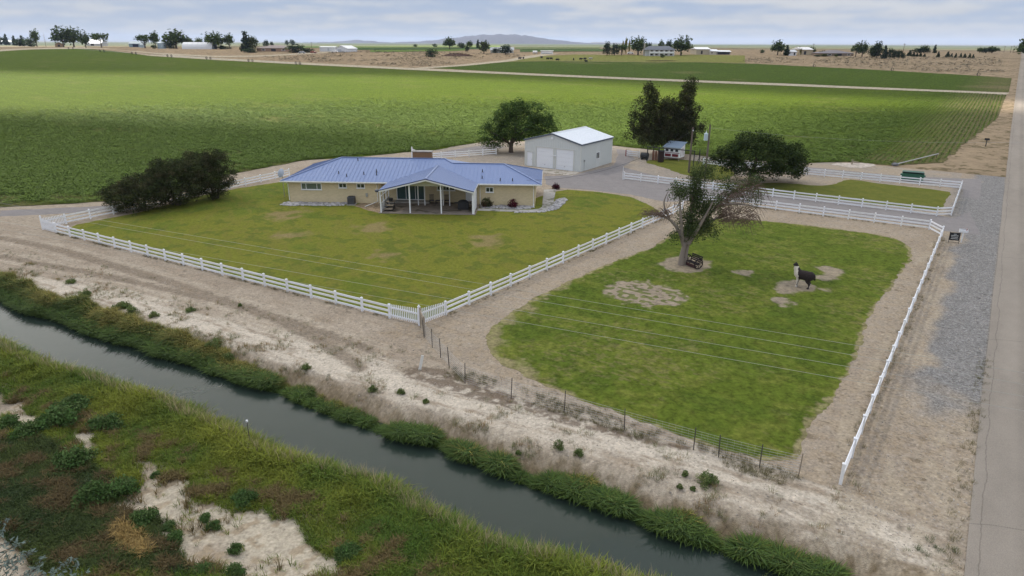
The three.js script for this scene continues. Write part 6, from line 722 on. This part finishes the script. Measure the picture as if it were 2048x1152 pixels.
barn('blue_barn', 'blue grey open-fronted barn left of the grain bin', 'barn', -765.66, -383.26, 11.7, 5.84, { wall: [0.25, 0.33, 0.37], roof: [0.36, 0.42, 0.46], d: 12, eave: 0.6, holes: [[0.6, 0.45, 0.5, 0.8, [0.03, 0.04, 0.07]]] });
barn('brown_house', 'brown ranch house with a long dark roof on the left skyline', 'house', -447.71, -324.89, 24.4, 4.43, { wall: [0.32, 0.22, 0.16], roof: [0.2, 0.15, 0.14], d: 16, eave: 0.55, hip: 1, holes: [[0.2, 0.5, 0.1, 0.5], [0.5, 0.45, 0.14, 0.75, 1], [0.8, 0.5, 0.1, 0.5]] });
barn('white_shed', 'flat white shed left of the white gabled barn', 'shed', -424.56, -355.35, 10.9, 3.77, { wall: [0.62, 0.65, 0.68], roof: [0.7, 0.72, 0.74], eave: 0.85, d: 12, holes: [[0.6, 0.5, 0.12, 0.6, [0.45, 0.48, 0.52]]] });
barn('white_barn', 'white gabled barn with a low lean-to on the track', 'barn', -409.84, -356.6, 9.67, 4.46, { wall: [0.66, 0.68, 0.72], roof: [0.74, 0.75, 0.78], eave: 0.55, gable: 1, d: 16, turn: -0.25, holes: [[0.35, 0.45, 0.3, 0.75, [0.45, 0.48, 0.53]]] });
barn('grey_farmhouse', 'low grey roofed farmhouse below the blue hill', 'house', -314.07, -427.83, 17.2, 4.11, { wall: [0.45, 0.45, 0.42], roof: [0.3, 0.32, 0.35], d: 16, eave: 0.5, holes: [[0.2, 0.5, 0.12, 0.5], [0.75, 0.5, 0.12, 0.5], [0.88, 0.45, 0.08, 0.7, 1]] });
barn('box_trailer', 'long white box trailer parked in the far meadow', 'trailer', -278.46, -434.55, 8.72, 2.54, { wall: [0.74, 0.74, 0.74], roof: [0.76, 0.76, 0.76], eave: 0.95, d: 3, holes: [[0.5, 0.1, 0.8, 0.12, 1]] });
barn('tan_barn', 'tan barn with a white roof right of the balcony house', 'barn', -182.9, -491.59, 9.64, 5, { wall: [0.42, 0.37, 0.28], roof: [0.74, 0.74, 0.76], eave: 0.74, d: 18, holes: [[0.4, 0.4, 0.12, 0.6, 1]] });
barn('cream_shed', 'small cream shed between the tan barn and the open shed', 'shed', -176.61, -495.43, 5.71, 3.57, { wall: [0.55, 0.52, 0.43], roof: [0.72, 0.73, 0.76], eave: 0.66, d: 10, holes: [[0.3, 0.5, 0.15, 0.35, 1]] });
barn('open_shed', 'long open-fronted shed with a white roof edge', 'shed', -170.62, -499.03, 9.97, 2.85, { wall: [0.3, 0.28, 0.25], roof: [0.72, 0.74, 0.77], eave: 0.72, d: 10, holes: [[0.5, 0.42, 0.85, 0.8, 1]] });
barn('small_white_house', 'small white house beside the spruce at the right-hand farm', 'house', -125.01, -505.38, 5.12, 3.75, { wall: [0.68, 0.69, 0.72], roof: [0.5, 0.52, 0.55], eave: 0.66, d: 9, holes: [[0.75, 0.45, 0.2, 0.7, 1]] });
barn('tan_gable_barn', 'tan barn with a pale sloping roof behind the round tree', 'barn', -118.58, -518.08, 7.61, 5.19, { wall: [0.42, 0.35, 0.24], roof: [0.68, 0.66, 0.66], eave: 0.7, d: 18, holes: [[0.3, 0.4, 0.2, 0.6, 1]] });
barn('dark_roof_house', 'long ranch house with a dark purplish roof on the right skyline', 'house', -97.5, -510.44, 21.3, 3.66, { wall: [0.26, 0.2, 0.15], roof: [0.13, 0.11, 0.12], eave: 0.5, d: 16, hip: 1, holes: [[0.25, 0.5, 0.12, 0.5], [0.55, 0.45, 0.16, 0.8, 1], [0.85, 0.5, 0.1, 0.5]] });
{ // two-storey house with balcony
  const [x, z, w, h] = [-199.23, -453.39, 19.8, 6.5], b = thing('balcony_house', 'two-storey house with a white balcony, white columns and a dark hip roof', 'house', [x, gy(x, z), z], TURN), e = h * 0.62, d = w * 0.4;
  mesh('wall', box(w, e + 0.6, d, 0, e / 2 - 0.3, -d / 2), std([0.5, 0.5, 0.5], 0.8), b); const k = w / 2 + 0.8, r = w / 2 - d / 2 + 1; mesh('roof', polyGeo([[[-k, e, 1.6], [k, e, 1.6], [r, h, -d / 2], [-r, h, -d / 2]], [[k, e, -d - 0.6], [-k, e, -d - 0.6], [-r, h, -d / 2], [r, h, -d / 2]], [[k, e, 1.6], [k, e, -d - 0.6], [r, h, -d / 2]], [[-k, e, -d - 0.6], [-k, e, 1.6], [-r, h, -d / 2]]]), std([0.1, 0.11, 0.14], 0.7), b);
  mesh('balcony', box(w * 0.84, 0.25, 1.4, w * 0.06, e * 0.5, 0.75), M.white, b); mesh('balcony_rail', box(w * 0.84, e * 0.22, 0.08, w * 0.06, e * 0.62, 1.4), M.white, b); for (let i = 0; i < 6; i++) mesh('column', box(0.3, e * 0.98, 0.3, -w * 0.36 + i * w * 0.168, e * 0.49, 1.35), M.white, b); for (let i = 0; i < 5; i++) for (const y of [0.24, 0.82]) { const n = mesh('window', box(w * 0.1, e * 0.3, 0.1, -w * 0.276 + i * w * 0.168, e * y, 0.04), M.white, b); mesh('pane', box(w * 0.088, e * 0.25, 0.1, -w * 0.276 + i * w * 0.168, e * y, 0.09), M.glass, n); }
  mesh('chimney', box(w * 0.045, h * 1.32, w * 0.05, -w / 2 - 0.4, h * 0.62, -1.5), std([0.35, 0.32, 0.27], 0.9), b);
}
{ // arched white barn, grain bin, tank, piles
  const [x, z, w, h] = [-543.77, -322.06, 24.4, 5.28], b = thing('arched_barn', 'long white arched barn with a dark end door', 'barn', [x, gy(x, z), z], TURN), n = 14, s = new THREE.Shape(); const pts = [[-5.5, -0.5]]; for (let i = 0; i <= n; i++) { const a = Math.PI * (1 - i / n); pts.push([Math.cos(a) * 5.5, Math.pow(Math.sin(a), 0.7) * h]); } pts.push([5.5, -0.5]); pts.forEach((p) => 0); const sh = new THREE.Shape(pts.map((p) => new THREE.Vector2(...p)));
  mesh('shell', new THREE.ExtrudeGeometry(sh, { depth: w, bevelEnabled: false }).rotateY(Math.PI / 2).translate(-w / 2, 0, -5.5), std([0.66, 0.67, 0.7], 0.6), b); for (let i = 0; i <= 6; i++) mesh('hoop', new THREE.ExtrudeGeometry(sh, { depth: 0.2, bevelEnabled: false }).rotateY(Math.PI / 2).scale(1, 1.012, 1.012).translate(-w / 2 + i * (w - 0.2) / 6, 0, -5.46), std([0.6, 0.62, 0.65], 0.6), b); mesh('end_door', box(0.1, h * 0.7, 3, w / 2 + 0.25, h * 0.34, -5.5), std([0.1, 0.12, 0.15], 0.8), b);
  const bin = (name, label, x, z, w, h) => { const t = thing(name, label, 'grain bin', [x, gy(x, z), z]); mesh('drum', cyl(w / 2, w / 2, h * 0.75 + 0.4, 0, -0.4, 0, 20), std([0.34, 0.42, 0.47], 0.45, { metalness: 0.4 }), t); for (let i = 1; i < 5; i++) mesh('ring', new THREE.TorusGeometry(w / 2, 0.06, 4, 24).rotateX(Math.PI / 2).translate(0, h * 0.15 * i, 0), std([0.3, 0.37, 0.42], 0.5, { metalness: 0.4 }), t); mesh('roof', new THREE.ConeGeometry(w * 0.53, h * 0.25, 20).translate(0, h * 0.875, 0), std([0.5, 0.56, 0.6], 0.45, { metalness: 0.3 }), t); };
  bin('grain_bin', 'blue grey steel grain bin with a cone roof', -592.2, -319.26, 6.79, 5.94); bin('grain_bin', 'small pale grain bin beside the blue grey open barn', -699.43, -357.27, 4.41, 3.92);
  { const [x, z, w, h] = [-290.1, -436.31, 3.32, 1.84], t = thing('tank', 'small white round tank left of the box trailer', 'tank', [x, gy(x, z), z], TURN); mesh('drum', new THREE.CylinderGeometry(h / 2, h / 2, w, 16).rotateZ(Math.PI / 2).translate(0, h * 0.6, 0), M.white, t); for (const s of [-1, 1]) mesh('leg', box(0.4, h * 0.35, h * 0.8, s * w * 0.3, h * 0.12, 0), M.wire, t); }
  { const [x, z, w, h] = [-308.12, -368.88, 18.9, 2.03], t = thing('brush_pile', 'long low brown brush pile in the dry field', 'brush pile', [x, gy(x, z), z], TURN), R = rng(6), g = []; for (let i = 0; i < 260; i++) { const u = (R() - 0.5) * w, k = 1 - Math.pow(Math.abs(u) / (w / 2), 2), y = R() * h * k, q = R() * 6.3; g.push(bar([u, y, (R() - 0.5) * 4 * k], [u + Math.cos(q) * 1.6, y + (R() - 0.3) * 0.8, Math.sin(q) * 1.6], 0.16, 0.06, 4)); } stuff(mesh('branches', g, std([0.14, 0.085, 0.065], 0.95), t)); mesh('mound', new THREE.SphereGeometry(1, 18, 8, 0, 6.3, 0, 1.57).scale(w * 0.48, h * 0.6, 2.2), std([0.12, 0.075, 0.06], 0.95), t); }
  { const [x, z, w, h] = [-173.11, -398.89, 21, 0.601], t = struct('ditch_bank', new THREE.SphereGeometry(1, 20, 8).scale(w / 2, h * 0.8, 1.2), std([0.07, 0.05, 0.03], 0.95)); t.position.set(x, gy(x, z), z); t.rotation.y = TURN; }
  // cars
  const car = (label, col, x, z, a) => { const t = thing('parked_car', label, 'car', [x, gy(x, z) + 0.02, z], a), s = new THREE.Shape([[-2.2, 0.35], [2.2, 0.35], [2.25, 0.85], [1.3, 0.98], [0.7, 1.5], [-1.2, 1.52], [-2.0, 1.0], [-2.25, 0.9]].map((q) => new THREE.Vector2(...q))); mesh('body', new THREE.ExtrudeGeometry(s, { depth: 1.6, bevelEnabled: true, bevelSize: 0.06, bevelThickness: 0.08, bevelSegments: 2 }).translate(0, 0, -0.8), std(col, 0.3), t); mesh('windows', merge([box(1.7, 0.4, 1.7, -0.25, 1.23, 0)]), M.glass, t); for (const wx of [-1.4, 1.4]) for (const wz of [-0.78, 0.78]) mesh('wheel', new THREE.CylinderGeometry(0.36, 0.36, 0.24, 14).rotateX(Math.PI / 2).translate(wx, 0.36, wz), M.black, t); };
  car('white car parked between the white shed and the white barn', [0.7, 0.7, 0.7], -405.62, -346.31, 0.6); car('reddish car parked right of the big dark bush', [0.25, 0.08, 0.06], -404.54, -326.44, 0.4); car('grey car parked on the dry ground left of the reddish car', [0.3, 0.31, 0.33], -406.13, -317.79, 0.5); car('white car half hidden beside the balcony house trees', [0.7, 0.7, 0.72], -229.79, -471.24, 0.6);
  // distant poles
  const pole = (label, x, z, w, h) => { const t = thing('far_pole', label, 'power pole', [x, gy(x, z), z]); mesh('pole', cyl(Math.max(0.16, w * 0.18), Math.max(0.12, w * 0.12), h, 0, 0, 0, 6), M.pole, t); mesh('crossarm', box(1.8, 0.16, 0.16, 0, h * 0.93, 0, TURN), M.pole, t); };
  pole('thin far pole above the tan gable barn', -119.62, -538.46, 0.537, 7.16); pole('thin far pole behind the dark windbreak', -61.28, -527.3, 0.492, 7.87); pole('thin far pole right of the brown ranch house', -431.29, -346.78, 0.45, 6.75); pole('left of the far poles along the road', -8.93, -671.48, 0.466, 4.66); pole('middle one of the far poles along the road', -4.83, -676.75, 0.468, 4.68); pole('right of the far poles along the road', -2.98, -638.26, 0.514, 5.14); pole('thin pole at the left end of the small white house', -123.27, -515.63, 0.416, 5.89);
}
{ // wheel-line irrigation in the field
  const wheel = new THREE.TorusGeometry(0.72, 0.1, 5, 16), P = [[-576.61, -239.76], [-567.43, -238.96], [-498.67, -226.29], [-495, -227.14], [-455.69, -225.72], [-451.98, -226.34], [-414.39, -225.9], [-411.15, -226.56], [-380.67, -230.35], [-377.67, -230.99], [-346.95, -234.76], [-344.14, -235.35], [-312.32, -239.79], [-309.36, -240.06]];
  const t = thing('wheel_line', 'row of black sprinkler wheels along the far edge of the bean field', 'irrigation line', [P[0][0], gy(...P[0]), P[0][1]]), q = (p, y) => [p[0] - P[0][0], gy(...p) - gy(...P[0]) + y, p[1] - P[0][1]];
  P.forEach((p, i) => { const o = put('wheel', wheel, M.black, t, ...q(p, 0.8), 0.2); put('hub', new THREE.BoxGeometry(1.3, 0.14, 0.14), M.black, o, 0, 0, 0); put('hub', new THREE.BoxGeometry(0.14, 1.3, 0.14), M.black, o, 0, 0, 0); });
  for (let i = 1; i < P.length; i++) mesh('pipe', bar(q(P[i - 1], 0.8), q(P[i], 0.8), 0.06, 0.06, 5), M.wire, t);
  const S = [[-84.76, -388.02, 'left'], [-47.16, -376.47, 'middle'], [-12.09, -359.06, 'right']]; for (const [x, z, l] of S) { const u = thing('sprinkler_gun', l + ' one of three sprinkler stands at the edge of the far crop', 'sprinkler', [x, gy(x, z), z]); mesh('stand', cyl(0.12, 0.08, 2.3, 0, 0, 0, 6), M.steel, u); mesh('wheel', new THREE.TorusGeometry(0.6, 0.09, 5, 14).translate(0.3, 0.65, 0), M.black, u); mesh('nozzle', bar([0, 2.2, 0], [0.7, 2.8, 0], 0.08), M.steel, u); }
}
{ // hills on the horizon
  const hill = (prof, D, depth, col) => { const P = [], I = [], n = prof.length, R = 5; prof.forEach(([px, h], i) => { for (let j = 0; j <= R; j++) { const a = Math.atan2(px - 1024, 1426) - 35.4 * Math.PI / 180, d = D + (j - R / 2) * depth / R, y = h * Math.sin(Math.PI * j / R) * (0.85 + 0.3 * fbm(i * 0.7, j, 3)) * (j === 0 || j === R ? 0 : 1); P.push(Math.sin(a) * d / Math.cos(0), y + 8, -Math.cos(a) * d); if (i && j) { const c = i * (R + 1) + j; I.push(c - 1, c, c - R - 2, c, c - R - 1, c - R - 2); } } }); const g = new THREE.BufferGeometry(); g.setAttribute('position', new THREE.Float32BufferAttribute(P, 3)); g.setAttribute('uv', new THREE.Float32BufferAttribute(P.flatMap((v, i) => (i % 3 === 0 ? [v / 300, P[i + 2] / 300] : [])), 2)); g.setIndex(I); g.computeVertexNormals(); return struct('hill', g, std(col, 1, { map: rep(dryTex, 1) })); };
  const px = (a, b, f) => { const o = []; for (let x = a; x <= b; x += 7) o.push([x, f(x)]); return o; };
  hill(px(740, 1330, (x) => 8 + 74 * Math.exp(-Math.pow((x - 1008) / (x < 1008 ? 105 : 95), 2) * 0.8) + 12 * Math.exp(-Math.pow((x - 940) / 90, 2)) + 6 * vn(x * 0.06, 2)), 7000, 2600, [0.075, 0.072, 0.08]);
  hill(px(560, 860, (x) => 5 + 18 * Math.exp(-Math.pow((x - 712) / 26, 2)) + 12 * Math.exp(-Math.pow((x - 742) / 12, 2)) + 10 * Math.exp(-Math.pow((x - 690) / 60, 2)) + 4 * vn(x * 0.1, 4)), 7600, 1500, [0.075, 0.072, 0.08]);
  hill(px(1180, 2160, (x) => 5 + 10 * vn(x * 0.012, 7) + 14 * sst(1350, 1180, x)), 8200, 1200, [0.17, 0.155, 0.14]);
  hill(px(-200, 600, (x) => 4 + 12 * vn(x * 0.01, 17)), 8600, 1200, [0.17, 0.165, 0.13]);
}
const dryLand = [...[[-383.62, -268.09], [-392.34, -322.09], [-433.13, -409.92], [-351.91, -412.54], [-304.59, -412.47], [-273.52, -399.1], [-255.11, -345.45], [-249.74, -298.82], [-250.7, -271.63], [-293.17, -260.32], [-342.24, -251.99]], ...[]], dryLand2 = [[-130.81, -412.45], [-143.08, -470.66], [-88.38, -502.41], [-34.85, -530.14], [-8.38, -524.79], [-1.75, -368.11], [-17.22, -369.34], [-53.88, -388.56], [-95.15, -403.16], [-120.59, -407.27]];
{ // sage scrub on the dry ground
  const R = rng(401), L = []; for (let i = 0; i < 26000; i++) { const th = -0.05 + 1.35 * R(), r = 300 + 380 * R(), x = -Math.sin(th) * r, z = -Math.cos(th) * r; if (x > -3 || !(inPoly(x, z, dryLand) || inPoly(x, z, dryLand2)) || fbm(x * 0.03, z * 0.05, 3) < 0.5 - 0.12 * R()) continue; const f = 0.6 + 0.8 * R(); L.push([x, gy(x, z), z, 0.5 + 1.1 * R() * R(), 0.17 * f, 0.145 * f, 0.095 * f]); }
  scatter('sage_scrub', 'low grey brown scrub dotted over the dry fields', 'scrub', plant(14, 0.8, 0.7, 0.24, 9), L);
}
scene.fog = new THREE.FogExp2(new THREE.Color(0.55, 0.66, 0.9), 0.00006);

scene.traverse((o) => { if (o.isMesh) { o.castShadow = true; o.receiveShadow = true; } });
renderer.render(scene, camera);
